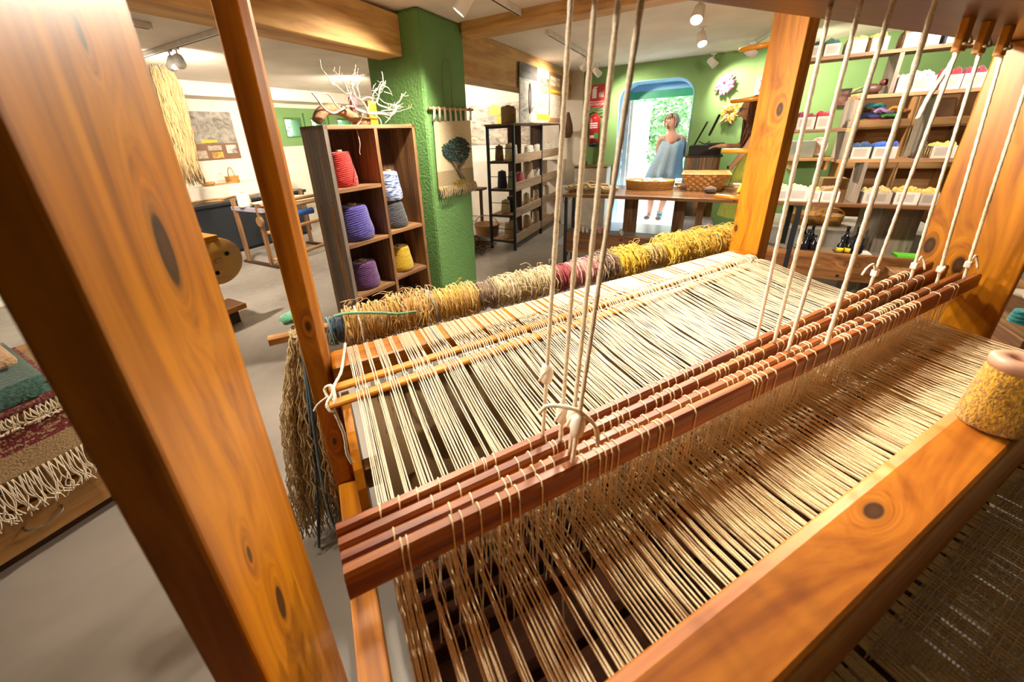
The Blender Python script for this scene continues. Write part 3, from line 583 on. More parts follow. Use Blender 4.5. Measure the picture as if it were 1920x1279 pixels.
# ================================================================== LAMPS
M['lampw'] = plain('lamp_white', 'e8e4de', .35); M['bulb'] = glow('lamp_glow', 'fff2dc', 30)
def track(p, q, label):
    t = thing('ceiling_track', label, 'light track', ((p[0]+q[0])/2, (p[1]+q[1])/2, CEIL-.04), group=None)
    part(MB().beam((p[0], p[1], CEIL-.021), (q[0], q[1], CEIL-.021), .036, .04), 'rail', M['lampw'], t, bev=.003)
    d = (Vector(q)-Vector(p)).normalized()
    part(MB().beam((p[0]+d.x*.02, p[1]+d.y*.02, CEIL-.0425), (q[0]-d.x*.02, q[1]-d.y*.02, CEIL-.0425), .010, .003), 'slot', M['steel'], t)
def spot(p, aim, label, w=1.0, size=75, blend=.9):
    size = min(160, size+35)
    p = Vector((p[0], p[1], CEIL-.042)); d = (Vector(aim)-(p-Vector((0, 0, .09)))).normalized(); hp = p-Vector((0, 0, .10))
    t = thing('spot_lamp', label, 'spotlight', p)
    part(MB().box(p-Vector((.015, .03, .012)), p+Vector((.015, .03, 0))), 'adapter', M['lampw'], t)
    part(MB().tube([p-Vector((0, 0, .01)), hp], .007, 8), 'stem', M['lampw'], t, True)
    part(MB().lathe([(.012, -.07), (.036, -.06), (.040, .0), (.043, .055), (.038, .055), (.034, .035)], hp, 20, ax=d), 'shade', M['lampw'], t, True)
    part(MB().lathe([(.033, .034), (.033, .042)], hp, 18, ax=d), 'bulb', M['bulb'], t)
    l = bpy.data.lights.new('spot_light', 'SPOT'); l.energy = SPOT_W*w; l.color = SPOT_COL; l.spot_size = radians(size); l.spot_blend = blend; l.shadow_soft_size = .035
    o = bpy.data.objects.new('spot_light', l); COL.objects.link(o); o.parent = t
    o.matrix_world = Matrix.Translation(d*.06+hp-p) @ Vector((0, 0, -1)).rotation_difference(d).to_matrix().to_4x4()
    o.location = d*.06+hp-p; o.rotation_euler = Vector((0, 0, -1)).rotation_difference(d).to_euler()
# over the loom
ta = atz(975, 30, CEIL-.04)
track((-.9, ta.y), (ta.x, ta.y), 'white ceiling track over the loom, ending at the wooden beam')
spot((1.75, ta.y), (.9, .5, .8), 'spot lamp on the loom track, turned down to the warp', .95, 85)
spot((1.15, ta.y), (1.3, .0, .8), 'spot lamp on the loom track, turned to the shafts', .85, 85)
spot((.5, ta.y), (1.9, -.6, 1.0), 'spot lamp on the loom track, turned to the tall upright', 5.5, 22)
track((-1.2, 2.0), (.3, 2.0), 'added out-of-view ceiling track left of the loom posts')  # unseen track, added to carry the side fill lamp
spot((-.3, 2.0), (1.3, .1, 1.0), 'added fill lamp on the out-of-view track left of the loom posts', 2.2, 60)  # added lamp, brightens the cords and skein from the left
spot((2.2, ta.y), (1.75, 2.3, .9), 'spot lamp on the loom track, turned to the cubby shelf', 2.4, 75)
track((-.4, .35), (2.1, .35), 'added out-of-view ceiling track above the loom castle')  # unseen track, added to carry lamps for the loom front
spot((1.40, .35), (.78, -.30, .8), 'added fill lamp above the castle, turned to the beater', 1.0, 52)  # added lamp, brightens the beater and the warp before it
spot((1.90, .35), (1.25, -.55, .8), 'added fill lamp above the castle, turned to the front warp', 1.4, 38)  # added lamp, brightens the front warp
# right-hand track along the room
rb = atz(1309, 26, CEIL-.14); rc = atz(1316, 73, CEIL-.14); rd = atz(1336, 117, CEIL-.14)
ry = (rb.y+rc.y+rd.y)/3
track((2.3, -.95), (5.95, -.35), 'white ceiling track running towards the green door wall')
spot((rb.x, rb.y), (2.2, .3, .8), 'bright spot lamp aimed at the loom from above the long table', 1.2, 80)
spot((rc.x, rc.y), (3.4, -.2, .8), 'bright spot lamp second along the green wall track', 3.0, 90)
spot((rd.x, rd.y), (6.3, -.6, 1.6), 'spot lamp shining on the green wall with the masks', .8, 80)
re_ = atX(1405, 105, 5.6); spot((5.5, re_.y), (6.2, -1.6, 1.4), 'spot lamp shining on the framed picture wall', 1.6, 90)
spot((2.75, -1.25), (4.3, -1.4, 1.0), 'added out-of-view lamp aimed at the tiered table rack', 2.0, 90)  # unseen lamp, added to light the rack
# track before the doorway
tb, tc_ = atz(1026, 62, CEIL-.03), atz(1135, 108, CEIL-.03)
track((tb.x, tb.y), (min(tc_.x, 6.1), tb.y), 'short white ceiling track before the fire extinguisher')
q = atz(1103, 112, CEIL-.1); spot((5.0, tb.y), (5.0, 2.2, 1.6), 'spot lamp shining on the black metal rack', .9, 90)
spot((5.6, tb.y), (6.7, .55, 1.2), 'white spot lamp nearest the fire extinguisher sign', 1.1, 60)
# store room behind the beams
tl = atz(408, 62, CEIL-.03); tm = atz(290, 104, CEIL-.03)
track((tl.x, tl.y-.5), (tl.x, 5.9), 'white ceiling track by the hanging jute bundle')
spot((tl.x, atz(312, 112, CEIL-.12).y), (2.4, 6.4, 1.1), 'lit spot lamp nearest the jute bundle', 1.2, 100)
spot((tl.x, atz(355, 112, CEIL-.12).y), (3.2, 6.4, 1.3), 'lit spot lamp turned to the wall poster', 1.5, 100)
track((4.2, 4.1), (6.1, 4.1), 'white ceiling track in the store behind the black rack')
spot((4.9, 4.1), (6.2, 3.4, 1.4), 'spot lamp turned to the rope photograph behind the black rack', 1.7, 100)
spot((4.3, 4.1), (4.4, 6.4, 1.0), 'spot lamp turned to the small green windows', 2.0, 100)
track((-1.9, 3.6), (1.6, 3.6), 'white ceiling track over the spool stand')
spot((1.2, 3.6), (1.9, 4.6, .3), 'spot lamp over the spool stand', 2.8, 100)
spot((-.6, 3.4), (.6, 3.4, .2), 'spot lamp over the open floor by the drawer chest', .35, 100)

# ================================================================== CUBBY SHELF
SX, SY, SR = 1.640, 2.0, radians(-8)
cs = thing('cubby_shelf', 'tall two-column cubby shelf of reclaimed boards by the green pillar', 'shelf', (SX, SY, 0), rz=SR)
SWd, SD, SH_ = .716, .27, 1.552; T = .026
rr = random.Random(2)
staves = [wood('stave_%d' % i, c, axis=2, rough=.55, coat=.05, dots=18, bmp=.3) for i, c in enumerate((GR, ['3f3833', '5e554c', '7d6e5e'], RC, ['52422f', '7a6247', '8e7657'], ['45403c', '625950', '807060']))]
w = SD/5
sp = part(MB().box((0, 0, 0), (.004, SD, SH_)), 'side_panel', staves[1], cs)
for i in range(5):
    z = 0; 
    cuts = [0, rr.uniform(.4, 1.1), SH_] if i % 2 else [0, SH_]
    for a, b in zip(cuts, cuts[1:]): part(MB().box((-.022, i*w, a), (0, (i+1)*w-.0015, b-.001)), 'stave', staves[(i*2+int(a > 0)*3) % 5], sp, bev=.001)
zs = [.035, .413, .790, 1.165]
part(MB().box((SWd-T, 0, 0), (SWd, SD, SH_)), 'side_panel', M['rec'][2], cs, bev=.002)
part(MB().box((.345, 0, .03), (.345+T, SD, SH_-T)), 'divider', M['rec'][2], cs, bev=.002)
part(MB().box((-.022, 0, SH_-T), (SWd, SD, SH_)), 'top_board', M['rec'][0], cs, bev=.002)
for c, (xa, xb, rows) in enumerate(((.004, .345, zs), (.345+T, SWd-T, [.035, .440, .805]))):
    for z in rows: part(MB().box((xa, .004, z-T), (xb, SD, z)), 'shelf_board', M['rec'][0], cs, bev=.002)
    for i in range(4):
        x0_ = xa+(xb-xa)*i/4; part(MB().box((x0_, SD-.012, .03), (x0_+(xb-xa)/4-.001, SD, SH_-T)), 'back_stave', M['recd'][2], cs)
def onshelf(x, y, z):       # cubby-shelf local -> room
    c, s = cos(SR), sin(SR); return (SX+x*c-y*s, SY+x*s+y*c, z)
def cone(name, label, p, r0, r1, h, mat, tip=None, group=None, sag=0, n=26, cat='yarn cone'):
    k = thing(name, label, cat, p, group=group); x, y, z = p
    part(MB().lathe([(r0*.90, z), (r0, z+h*.06), (r0*(1+sag), z+h*.25), (r0+(r1-r0)*.5, z+h*.55), (r1*1.02, z+h*.9), (r1*.94, z+h*.985), (r1*.75, z+h)], (x, y, 0), n, wob=.008), 'winding', mat, k, True)
    part(MB().lathe([(r1*.32, z+h*.98), (r1*.32, z+h*1.0+.012), (r1*.22, z+h+.012), (r1*.2, z+h*.96)], (x, y, 0), 14), 'cone_tip', tip or M['tip'], k, True)
    return k
def streaky(name, c, c2):      # variegated yarn: short light and dark dashes along the winding
    m, t, b = newmat(name); tc = nd(t, 'ShaderNodeTexCoord'); mp = nd(t, 'ShaderNodeMapping'); mp.inputs['Scale'].default_value = (16, 16, 110); mp.inputs['Rotation'].default_value = (.2, .12, 0)
    n = nd(t, 'ShaderNodeTexNoise', Scale=1.4, Detail=2); t.links.new(tc.outputs['Object'], mp.inputs[0]); t.links.new(mp.outputs[0], n.inputs['Vector'])
    r = ramp(t, n.outputs[0], [c2, c], [.44, .56]); t.links.new(r.outputs[0], b.inputs['Base Color']); b.inputs['Roughness'].default_value = .9; bump(t, b, n.outputs[0], .6, .005); return m
M['tip'] = plain('cardboard_tip', 'a58a68', .7)
RC_ = onshelf(.136, .13, 1.1655)
k = cone('yarn_cone', 'big red yarn cone in the cubby shelf', RC_, .093, .066, .225, yarn('scarlet', 'd8281a', '9c1410', ring=60, scale=60))
p = RC_; part(rope(curve([(p[0]+.02, p[1]-.055, p[2]+.228), (p[0]+.022, p[1]-.074, p[2]+.20), (p[0]+.02, p[1]-.092, p[2]+.10), (p[0]-.005, p[1]-.097, p[2]+.03)]), .003), 'loose_end', yarn('dark_red_end', '6e100c', scale=300), k, True)
cone('yarn_cone', 'wide blue violet yarn cone in the cubby shelf', onshelf(.164, .135, .7905), .125, .098, .24, yarn('violet_blue', '4d43a0', '2d2769', ring=50, scale=50), sag=.03)
cone('yarn_cone', 'dark purple yarn cone low in the cubby shelf', onshelf(.172, .13, .4135), .105, .088, .20, yarn('purple', '62326f', '3b1b48', ring=55, scale=60))
cone('yarn_cone', 'charcoal grey yarn cone under the blue and white one', onshelf(.515, .12, .8055), .10, .074, .195, yarn('charcoal', '4a4c54', '2b2c33', ring=60))
cone('yarn_cone', 'blue and white flecked yarn cone stacked on a grey one', onshelf(.515, .12, 1.0130), .083, .062, .215, streaky('blue_white', 'c3cede', '3a5590'))
cone('yarn_cone', 'mustard yellow yarn cone in the cubby shelf', onshelf(.525, .12, .4405), .094, .07, .20, yarn('mustard', 'd6b31c', '9b7c10', ring=60))
cone('yarn_cone', 'small brown yarn cone at the bottom of the cubby shelf', onshelf(.54, .19, .0355), .06, .05, .22, yarn('dull_brown', '7d5540', '4d3022', ring=50))
cone('yarn_cone', 'small cobalt blue yarn cone at the bottom of the cubby shelf', onshelf(.63, .10, .0355), .05, .022, .22, yarn('cobalt', '2348a8', '16296b', ring=50))
cone('yarn_cone', 'small coral red yarn cone at the bottom of the cubby shelf', onshelf(.49, .07, .0355), .05, .035, .17, yarn('coral', 'c8483f', '8a2a25', ring=50))
cone('yarn_cone', 'rust brown yarn cone at the bottom of the cubby shelf', onshelf(.17, .13, .0355), .09, .06, .2, yarn('rust', '7a3a1c', '4a200e', ring=50))
# driftwood on top
def branch(mb, p, d, L, r, depth, rn, up=.25):
    pts = [Vector(p)]; dd = Vector(d).normalized(); n = 5
    for i in range(n):
        dd = (dd+Vector((rn.uniform(-.35, .35), rn.uniform(-.35, .35), rn.uniform(-.35, .35)+up*.2))).normalized(); pts.append(pts[-1]+dd*L/n)
    mb.tube(pts, [max(.0016, r*(1-.62*i/n)) for i in range(n+1)], 6)
    if depth > 0:
        for i in range(2 if depth > 1 else 3):
            k = rn.randrange(2, n+1); a = (dd+Vector((rn.uniform(-1, 1), rn.uniform(-1, 1), rn.uniform(-.6, 1)))).normalized(); branch(mb, pts[k], a, L*rn.uniform(.45, .7), r*.5, depth-1, rn, up)
M['drift'] = plain('bleached_wood', 'cfc0ae', .7, .15, 25, bmp=.4); M['bark'] = plain('ridged_bark', '8a6548', .85, .35, 30, bmp=.8)
rn = random.Random(21); YD = 2.02
def D2(x, y, dy=0): q = atY(x, y, YD+dy); return (q.x, q.y, q.z)
mb = MB()
for pts, r in (([(745, 197), (735, 214), (712, 212), (690, 212), (668, 205), (655, 199), (640, 205), (625, 212), (608, 203), (592, 182), (585, 174)], .012), ([(640, 206), (630, 197), (622, 184), (612, 176), (592, 174)], .006),
               ([(668, 205), (660, 190), (655, 178), (645, 173), (630, 160), (622, 157), (612, 140), (603, 128), (600, 112)], .005), ([(622, 157), (634, 145), (637, 125)], .004), ([(655, 178), (648, 160), (640, 150)], .004),
               ([(735, 205), (708, 195), (710, 180), (712, 165), (718, 155), (717, 140), (715, 134)], .006), ([(710, 180), (700, 170), (694, 172)], .003), ([(712, 185), (722, 193), (738, 196), (757, 201)], .0035), ([(718, 160), (728, 165), (735, 176)], .003),
               ([(720, 172), (733, 176), (736, 180)], .0025), ([(680, 214), (675, 228), (668, 237), (671, 252), (675, 270), (674, 285), (676, 290)], .005), ([(700, 215), (712, 223), (716, 238)], .005), ([(690, 210), (684, 196), (676, 188), (668, 182)], .007),
               ([(676, 188), (690, 182), (700, 186)], .005), ([(668, 182), (660, 168), (668, 152)], .003), ([(735, 214), (730, 222), (722, 231)], .004), ([(700, 214), (716, 215), (732, 224)], .003)):
    mb.tube(curve([D2(x, y, rn.uniform(-.03, .03)) for x, y in pts], 4), [r*(1-.7*i/(len(pts)*4)) for i in range((len(pts)-1)*4+1)], 6)
for (x, y, dx, dz) in ((668, 182, -.3, 1), (690, 212, .2, 1), (710, 180, .6, .6), (735, 200, .7, .5), (655, 199, -.4, .8), (700, 190, .3, .9), (648, 172, -.2, 1), (715, 208, .8, .2), (676, 188, 0, 1), (725, 212, .6, -.2)):
    branch(mb, D2(x, y), (dx, rn.uniform(-.4, .4), dz), .11, .0035, 2, rn)
single(mb, 'driftwood_branch', M['drift'], 'bleached white driftwood branch on top of the cubby shelf', 'branch', D2(690, 230), smooth=True)
mb = MB(); cpts = [D2(x, y, .08) for x, y in ((594, 228), (600, 214), (612, 206), (630, 205), (648, 212), (665, 222), (680, 228), (692, 226))]
mb.tube(curve(cpts, 4), [.03, .031, .032, .033, .034]+[.034]*20+[.03, .026, .022, .02], 9); single(mb, 'curved_log', M['bark'], 'curved brown bark log lying behind the white driftwood', 'log', D2(650, 232, .08), smooth=True)
a = D2(702, 232, .12); mb = MB().box((a[0]-.035, a[1], 1.553), (a[0]+.045, a[1]+.03, 1.72)); single(mb, 'yellow_board', plain('ochre_board', 'd2a11c', .6), 'small yellow board standing on the cubby shelf', 'board', (a[0], a[1], 1.553), bev=.004)
a = D2(672, 232, .14); mb = MB().box((a[0]-.03, a[1], 1.553), (a[0]+.02, a[1]+.03, 1.74)); single(mb, 'red_board', plain('dull_red_board', 'b0545a', .6), 'small dull red board behind the white driftwood', 'board', (a[0], a[1], 1.553), bev=.004)

# ================================================================== TAPESTRY on the pillar
TY = PY0-.012
def TP(x, y, d=0): q = atY(x, y, TY-d); return Vector((q.x, q.y, q.z))
tp = thing('wall_tapestry', 'cream woven tapestry with a teal tree hanging on the green pillar', 'tapestry', TP(850, 385))
tl_, tr_, bl_, br_ = TP(812, 228), TP(881, 226), TP(822, 365), TP(888, 352)
def warpq(a, b): 
    p = tl_*(1-a)*(1-b)+tr_*a*(1-b)+bl_*(1-a)*b+br_*a*b; return p+Vector((0, -.004-.004*sin(a*9)*b, 0))
M['wv'] = yarn('cream_weave', 'd6c7a3', 'b7a67f', ring=0, scale=150); M['wv2'] = yarn('tan_weave', 'a89468', '87744c', scale=150)
part(MB().grid(lambda a, b: warpq(a, b*.68), 24, 24), 'cloth', M['wv'], tp, True); part(MB().grid(lambda a, b: warpq(a, .68+b*.32)+Vector((0, -.002, 0)), 24, 12), 'cloth_band', M['wv2'], tp, True)
part(MB().tube([TP(804, 203, .012), TP(845, 204.5, .012), TP(886, 206, .012)], .011, 10), 'rod', M['light'][0], tp, True)
mb = MB()
for i in range(8):
    a = i/7; t_ = TP(812+68*a, 204+1.5*a, .012); b2 = warpq(a, 0)
    mb.tube([t_+Vector((-.004, 0, -.012)), t_+Vector((0, -.016, 0)), t_+Vector((.004, 0, .013))], .007, 6)
    for s in (-1, 0, 1): mb.tube([t_+Vector((s*.004, -.012, -.008)), b2+Vector((s*.012, -.004, .0))], [.006, .004], 5)
part(mb, 'tassel', M['cordw'], tp, True)
mb = MB(); rn = random.Random(4)
for i in range(60):
    a = (i+.5)/60; b0 = warpq(a, .93); L = rn.uniform(.05, .085); pts = [b0+Vector((0, -.012, .02)), b0+Vector((rn.uniform(-.01, .012), -.022, -.005)), b0+Vector((rn.uniform(-.015, .02), -.026, -L*.5)), b0+Vector((rn.uniform(-.02, .025), -.02, -L))]
    mb.tube(curve(pts, 3), [.005]*7+[.004, .004, .003], 5)
part(mb, 'fringe', M['wv2'], tp, True)
M['teal'] = [yarn('teal_tuft_%d' % i, c, c2, scale=120) for i, (c, c2) in enumerate((('33655e', '1c3f3b'), ('4a7a62', '264a3c'), ('275a63', '153238')))]
for g in range(3):
    mb = MB()
    for i in range(150):
        a = rn.uniform(0, 2*pi); q = sqrt(rn.random()); X = 856+26*q*cos(a); Yp = 281+23*q*sin(a)*(1.05 if cos(a) > 0 else .9)
        if X < 842 and Yp < 268: continue
        p = TP(X, Yp, .012); d = Vector((rn.uniform(-.022, .022), -.012, rn.uniform(-.012, .008))); mb.tube([p+Vector((-d.x, .01, 0)), p+Vector((0, d.y, 0)), p+Vector((d.x, .004, d.z))], .004, 4)
    part(mb, 'tree_crown', M['teal'][g], tp, True)
mb = MB(); tk = yarn('brown_trunk', '6b4f30', '3d2a18', scale=120)
for i in range(9):
    o_ = rn.uniform(-2, 2); mb.tube(curve([TP(x+o_+rn.uniform(-1, 1), y, .014) for x, y in ((872, 292), (868, 305), (860, 315), (864, 328), (870, 340))], 3), .004, 5)
    mb.tube(curve([TP(x+o_*.6, y+o_*.4, .014) for x, y in ((845, 298), (852, 310), (862, 322), (872, 334))], 3), .004, 5)
part(mb, 'tree_trunk', tk, tp, True)
mb = MB()
for i in range(90):
    a = rn.uniform(0, 2*pi); q = sqrt(rn.random()); p = TP(861+12*q*cos(a), 344+11*q*sin(a), .016); mb.tube([p, p+Vector((rn.uniform(-.01, .01), -.012, rn.uniform(-.018, .004)))], .0035, 4)
part(mb, 'yellow_flower', yarn('flower_yellow', 'c7a81c', '8a7410', scale=120), tp, True)
mb = rope(curve([TP(836, 203, .006), TP(832, 180, .004), TP(829, 140, .004), TP(831, 115, .004), TP(838, 112, .004), TP(843, 130, .004), TP(847, 180, .004), TP(849, 203, .006)]), .0035); part(mb, 'hanging_cord', plain('green_grey_cord', '6f7a52', .8), tp, True)

# ================================================================== BLACK METAL RACK
BX = [4.27, 5.2, 6.03]; BY0, BY1, BH = 1.98, 2.33, 1.57
br = thing('metal_rack', 'black steel rack with reclaimed board shelves full of yarn cones', 'rack', (4.27, 1.98, 0))
for x in BX:
    for y in (BY0, BY1): part(MB().box((x-.016, y-.016, 0), (x+.016, y+.016, BH-.02)), 'post', M['steel'], br, bev=.002)
BZ = [.13, .47, .80, 1.14]
part(MB().box((BX[0]-.03, BY0-.025, BH-.02), (BX[-1]+.03, BY1+.025, BH)), 'top_board', M['rec'][0], br, bev=.003)
for z in BZ:
    part(MB().box((BX[0]+.0, BY0+.017, z-.03), (BX[-1], BY1-.017, z)), 'shelf_board', M['rec'][0], br)
    part(MB().box((BX[0]+.017, BY0-.012, z-.035), (BX[-1], BY0+.01, z+.075)), 'front_board', wood('rack_front_%d' % int(z*100), ['6b5340', '93785c', 'ab8f72', 'b79c80'], axis=0, rough=.65, coat=0, dots=14), br, bev=.003)
    part(MB().box((BX[0]-.015, BY0+.015, z-.03), (BX[0]+.015, BY1-.015, z-.004)), 'side_rail', M['steel'], br)
    part(MB().tube([(BX[0], BY0, z+.15), (BX[0], BY1, z+.15)], .005, 6), 'side_bar', M['steel'], br, True)
for x in (4.83, 5.63): part(MB().box((x-.012, BY1-.20, .13), (x+.012, BY1-.01, BH-.021)), 'divider', M['recd'][2], br)
part(MB().box((BX[0]-.015, BY0, BH-.05), (BX[0]+.015, BY1, BH-.021)), 'side_rail', M['steel'], br)
cm = {k: yarn('rackyarn_'+k, c, None, ring=45) for k, c in dict(cream='e3d6b8', white='ece6da', tan='b89a6c', brown='8b6a49', navy='34334f', grey='8b8d88', sage='8f9a86', pink='c25a6a', black='26262a', sand='c8b083', ash='a9adb0').items()}
def rc(x, y, z, r, h, c, label, r1=None): cone('yarn_cone', label, (x, y, z), r, r1 or r*.82, h, cm[c], group='cones on the black rack', n=18)
for lab, c, xs_, z, r, h in (('brown yarn cone on the top tier of the black rack', 'brown', [(4.36, 2.22)], BZ[3], .055, .18), ('cream yarn cone on the top tier beside the rack end', 'cream', [(4.38, 2.08)], BZ[3], .066, .20),
    ('grey yarn cone on the top tier of the black rack', 'ash', [(4.56, 2.12)], BZ[3], .06, .18), ('dark grey yarn cone on the top tier of the black rack', 'grey', [(4.68, 2.2)], BZ[3], .05, .17), ('white yarn cones side by side on the top tier of the black rack', 'white', [(5.0, 2.1), (5.12, 2.12), (5.36, 2.1), (5.85, 2.1)], BZ[3], .058, .15),
    ('navy yarn cone on the third tier of the black rack', 'navy', [(4.38, 2.20)], BZ[2], .062, .21), ('sage grey yarn cone on the third tier of the black rack', 'sage', [(4.40, 2.07)], BZ[2], .055, .20), ('pink yarn cone on the third tier of the black rack', 'pink', [(4.70, 2.10)], BZ[2], .075, .16), ('tall cream yarn cone on the third tier of the black rack', 'cream', [(5.04, 2.12)], BZ[2], .085, .27), ('white yarn cones on the third tier of the black rack', 'white', [(5.34, 2.10), (5.48, 2.12)], BZ[2], .06, .14),
    ('sand brown yarn cone on the second tier by the rack end', 'sand', [(4.38, 2.16)], BZ[1], .062, .17), ('black yarn cone on the second tier of the black rack', 'black', [(4.52, 2.14)], BZ[1], .072, .20), ('cream yarn cones on the second tier of the black rack', 'cream', [(4.98, 2.12), (5.36, 2.12), (5.8, 2.12)], BZ[1], .05, .17),
    ('tan yarn cone on the bottom tier of the black rack', 'tan', [(4.40, 2.12)], BZ[0], .075, .21), ('brown yarn cone on the bottom tier of the black rack', 'brown', [(4.58, 2.14)], BZ[0], .06, .19), ('cream yarn cones on the bottom tier of the black rack', 'cream', [(5.02, 2.14), (5.34, 2.12)], BZ[0], .06, .18)):
    for q_, (x, y) in enumerate(xs_):
        rc(x, y, z, r, h, c, lab if len(xs_) == 1 else ('first', 'second', 'third', 'fourth')[q_]+' '+lab.replace('cones', 'cone').replace(' side by side', '').replace(' of the black rack', ' from the rack end'))
mt = cm['tan']
cone('yarn_cone', 'large tan yarn cylinder on top of the black rack', (4.47, 2.14, BH), .085, .084, .20, cm['tan'], n=24)
cone('yarn_cone', 'narrow tan yarn cylinder beside the info panel', (4.70, 2.18, BH), .04, .04, .19, cm['sand'], n=18)
# info panel standing on the rack
def panel_mat(name, lay, bgc, rough=.5):      # flat print: coloured fields by UV-like object coordinates (x across, z up)
    m, t, b = newmat(name); tc = nd(t, 'ShaderNodeTexCoord'); sx = nd(t, 'ShaderNodeSeparateXYZ'); t.links.new(tc.outputs['Generated'], sx.inputs[0]); col = None
    rgb = nd(t, 'ShaderNodeRGB'); rgb.outputs[0].default_value = lin(bgc); col = rgb.outputs[0]
    def cmp(o, op, v): n = nd(t, 'ShaderNodeMath', operation=op); t.links.new(o, n.inputs[0]); n.inputs[1].default_value = v; return n.outputs[0]
    def mul(a, b_): n = nd(t, 'ShaderNodeMath', operation='MULTIPLY'); t.links.new(a, n.inputs[0]); t.links.new(b_, n.inputs[1]); return n.outputs[0]
    for (xa, xb, za, zb, c, mode) in lay:
        mk = mul(mul(cmp(sx.outputs['X'], 'GREATER_THAN', xa), cmp(sx.outputs['X'], 'LESS_THAN', xb)), mul(cmp(sx.outputs['Z'], 'GREATER_THAN', za), cmp(sx.outputs['Z'], 'LESS_THAN', zb)))
        src = nd(t, 'ShaderNodeRGB'); src.outputs[0].default_value = lin(c); so = src.outputs[0]
        if mode == 'photo':
            n = nd(t, 'ShaderNodeTexNoise', Scale=6, Detail=5, Distortion=1.5); t.links.new(tc.outputs['Generated'], n.inputs['Vector']); L = lin(c); r = ramp(t, n.outputs[0], [tuple(x*.35 for x in L[:3])+(1,), L, tuple(min(1, x*1.5) for x in L[:3])+(1,)], [.3, .5, .68]); so = r.outputs[0]
        if mode == 'text':
            w = nd(t, 'ShaderNodeMath', operation='MULTIPLY'); w.inputs[1].default_value = 44; t.links.new(sx.outputs['Z'], w.inputs[0]); fr = nd(t, 'ShaderNodeMath', operation='FRACT'); t.links.new(w.outputs[0], fr.inputs[0])
            n = nd(t, 'ShaderNodeTexNoise', Scale=60, Detail=1); t.links.new(tc.outputs['Generated'], n.inputs['Vector']); mk = mul(mul(mk, cmp(fr.outputs[0], 'GREATER_THAN', .5)), cmp(n.outputs[0], 'GREATER_THAN', .42))
        mx = nd(t, 'ShaderNodeMix', data_type='RGBA'); t.links.new(mk, mx.inputs[0]); t.links.new(col, mx.inputs[6]); t.links.new(so, mx.inputs[7]); col = mx.outputs[2]
    t.links.new(col, b.inputs['Base Color']); b.inputs['Roughness'].default_value = rough; return m
PYp = 1.872; px0, px1 = atY(975, 200, PYp).x, atY(1054, 200, PYp).x
zt_ = min(2.28, atY(978, 116, PYp).z); zb_ = atY(980, 229, PYp).z
ip = thing('info_panel', 'upright photo and text panel hung on the wooden beam over the black rack', 'poster', (px0, PYp, zb_))
part(MB().box((px0, PYp, zb_), (px1, PYp+.012, zt_)), 'board', panel_mat('info_print', [(0, .62, 0, 1, 'b9b3ab', 'photo'), (0, .35, .75, 1, '5a534c', 'photo'), (.62, 1, 0, 1, '8a623c', ''), (.66, .95, .62, .67, 'd8a91f', ''), (.66, .95, .1, .58, 'e8dfd0', 'text'), (.42, .62, .25, .5, 'd9b9a4', 'photo'), (.42, .62, .55, .85, '6a6258', 'photo'), (.34, .66, .04, .16, 'dba71c', ''), (.66, .92, .75, .92, 'c7a98a', 'photo')], 'cfc8be'), ip)
c = Vector((px0+.19*(px1-px0), PYp-.003, zb_+.42*(zt_-zb_))); s = zt_-zb_
part(MB().tube([c+Vector((.09*s*cos(a)*.5, 0, .26*s*sin(a))) for a in [2*pi*i/28 for i in range(28)]], .007, 5, closed=True), 'printed_needle', plain('needle_grey', '7d7064', .4), ip, True)

# posters on the store walls
def wall_print(name, label, P, Q, axis, mat):      # P, Q opposite corners on a wall
    a = Vector((min(P.x, Q.x), min(P.y, Q.y), min(P.z, Q.z))); b2 = Vector((max(P.x, Q.x), max(P.y, Q.y), max(P.z, Q.z)))
    if axis == 'Y': a.y -= .016; b2.y -= .004
    else: a.x -= .016; b2.x -= .004
    return single(MB().box(a, b2), name, mat, label, 'poster', a)
wall_print('wall_poster', 'photo poster with brown text band on the white wall beside the jute bundle', atY(340, 208, YL), atY(452, 296, YL), 'Y', panel_mat('poster_print', [(0, 1, .34, 1, '8d8578', 'photo'), (0, 1, 0, .34, '7b5537', ''), (.2, .55, .36, .42, 'd9ae2e', ''), (.3, .6, .2, .3, 'e7dccb', 'text'), (.35, .6, .03, .16, 'c08f3c', 'photo'), (.7, .95, .12, .3, 'a8a39b', 'photo'), (.05, .25, .04, .2, 'e7dccb', 'text')], '857b6e'))
def panel_mat_y(name, lay, bgc):
    m = panel_mat(name, lay, bgc)
    for n in m.node_tree.nodes:      # print runs along Y on this wall
        if n.bl_idname == 'ShaderNodeSeparateXYZ':
            for l in list(m.node_tree.links):
                if l.from_node == n and l.from_socket.name == 'X': ts = l.to_socket; m.node_tree.links.remove(l); inv = m.node_tree.nodes.new('ShaderNodeMath'); inv.operation = 'SUBTRACT'; inv.inputs[0].default_value = 1; m.node_tree.links.new(n.outputs['Y'], inv.inputs[1]); m.node_tree.links.new(inv.outputs[0], ts)
    return m
wall_print('rope_photo', 'large pale photograph of raw fibre on the store wall behind the black rack', atX(868, 200, XF), atX(1000, 268, XF), 'X', panel_mat_y('rope_print', [(0, 1, 0, 1, 'b5a998', 'photo'), (.40, .56, .72, .95, 'd9b01e', ''), (.5, .64, .5, .7, 'd9b01e', '')], 'bcb0a0'))
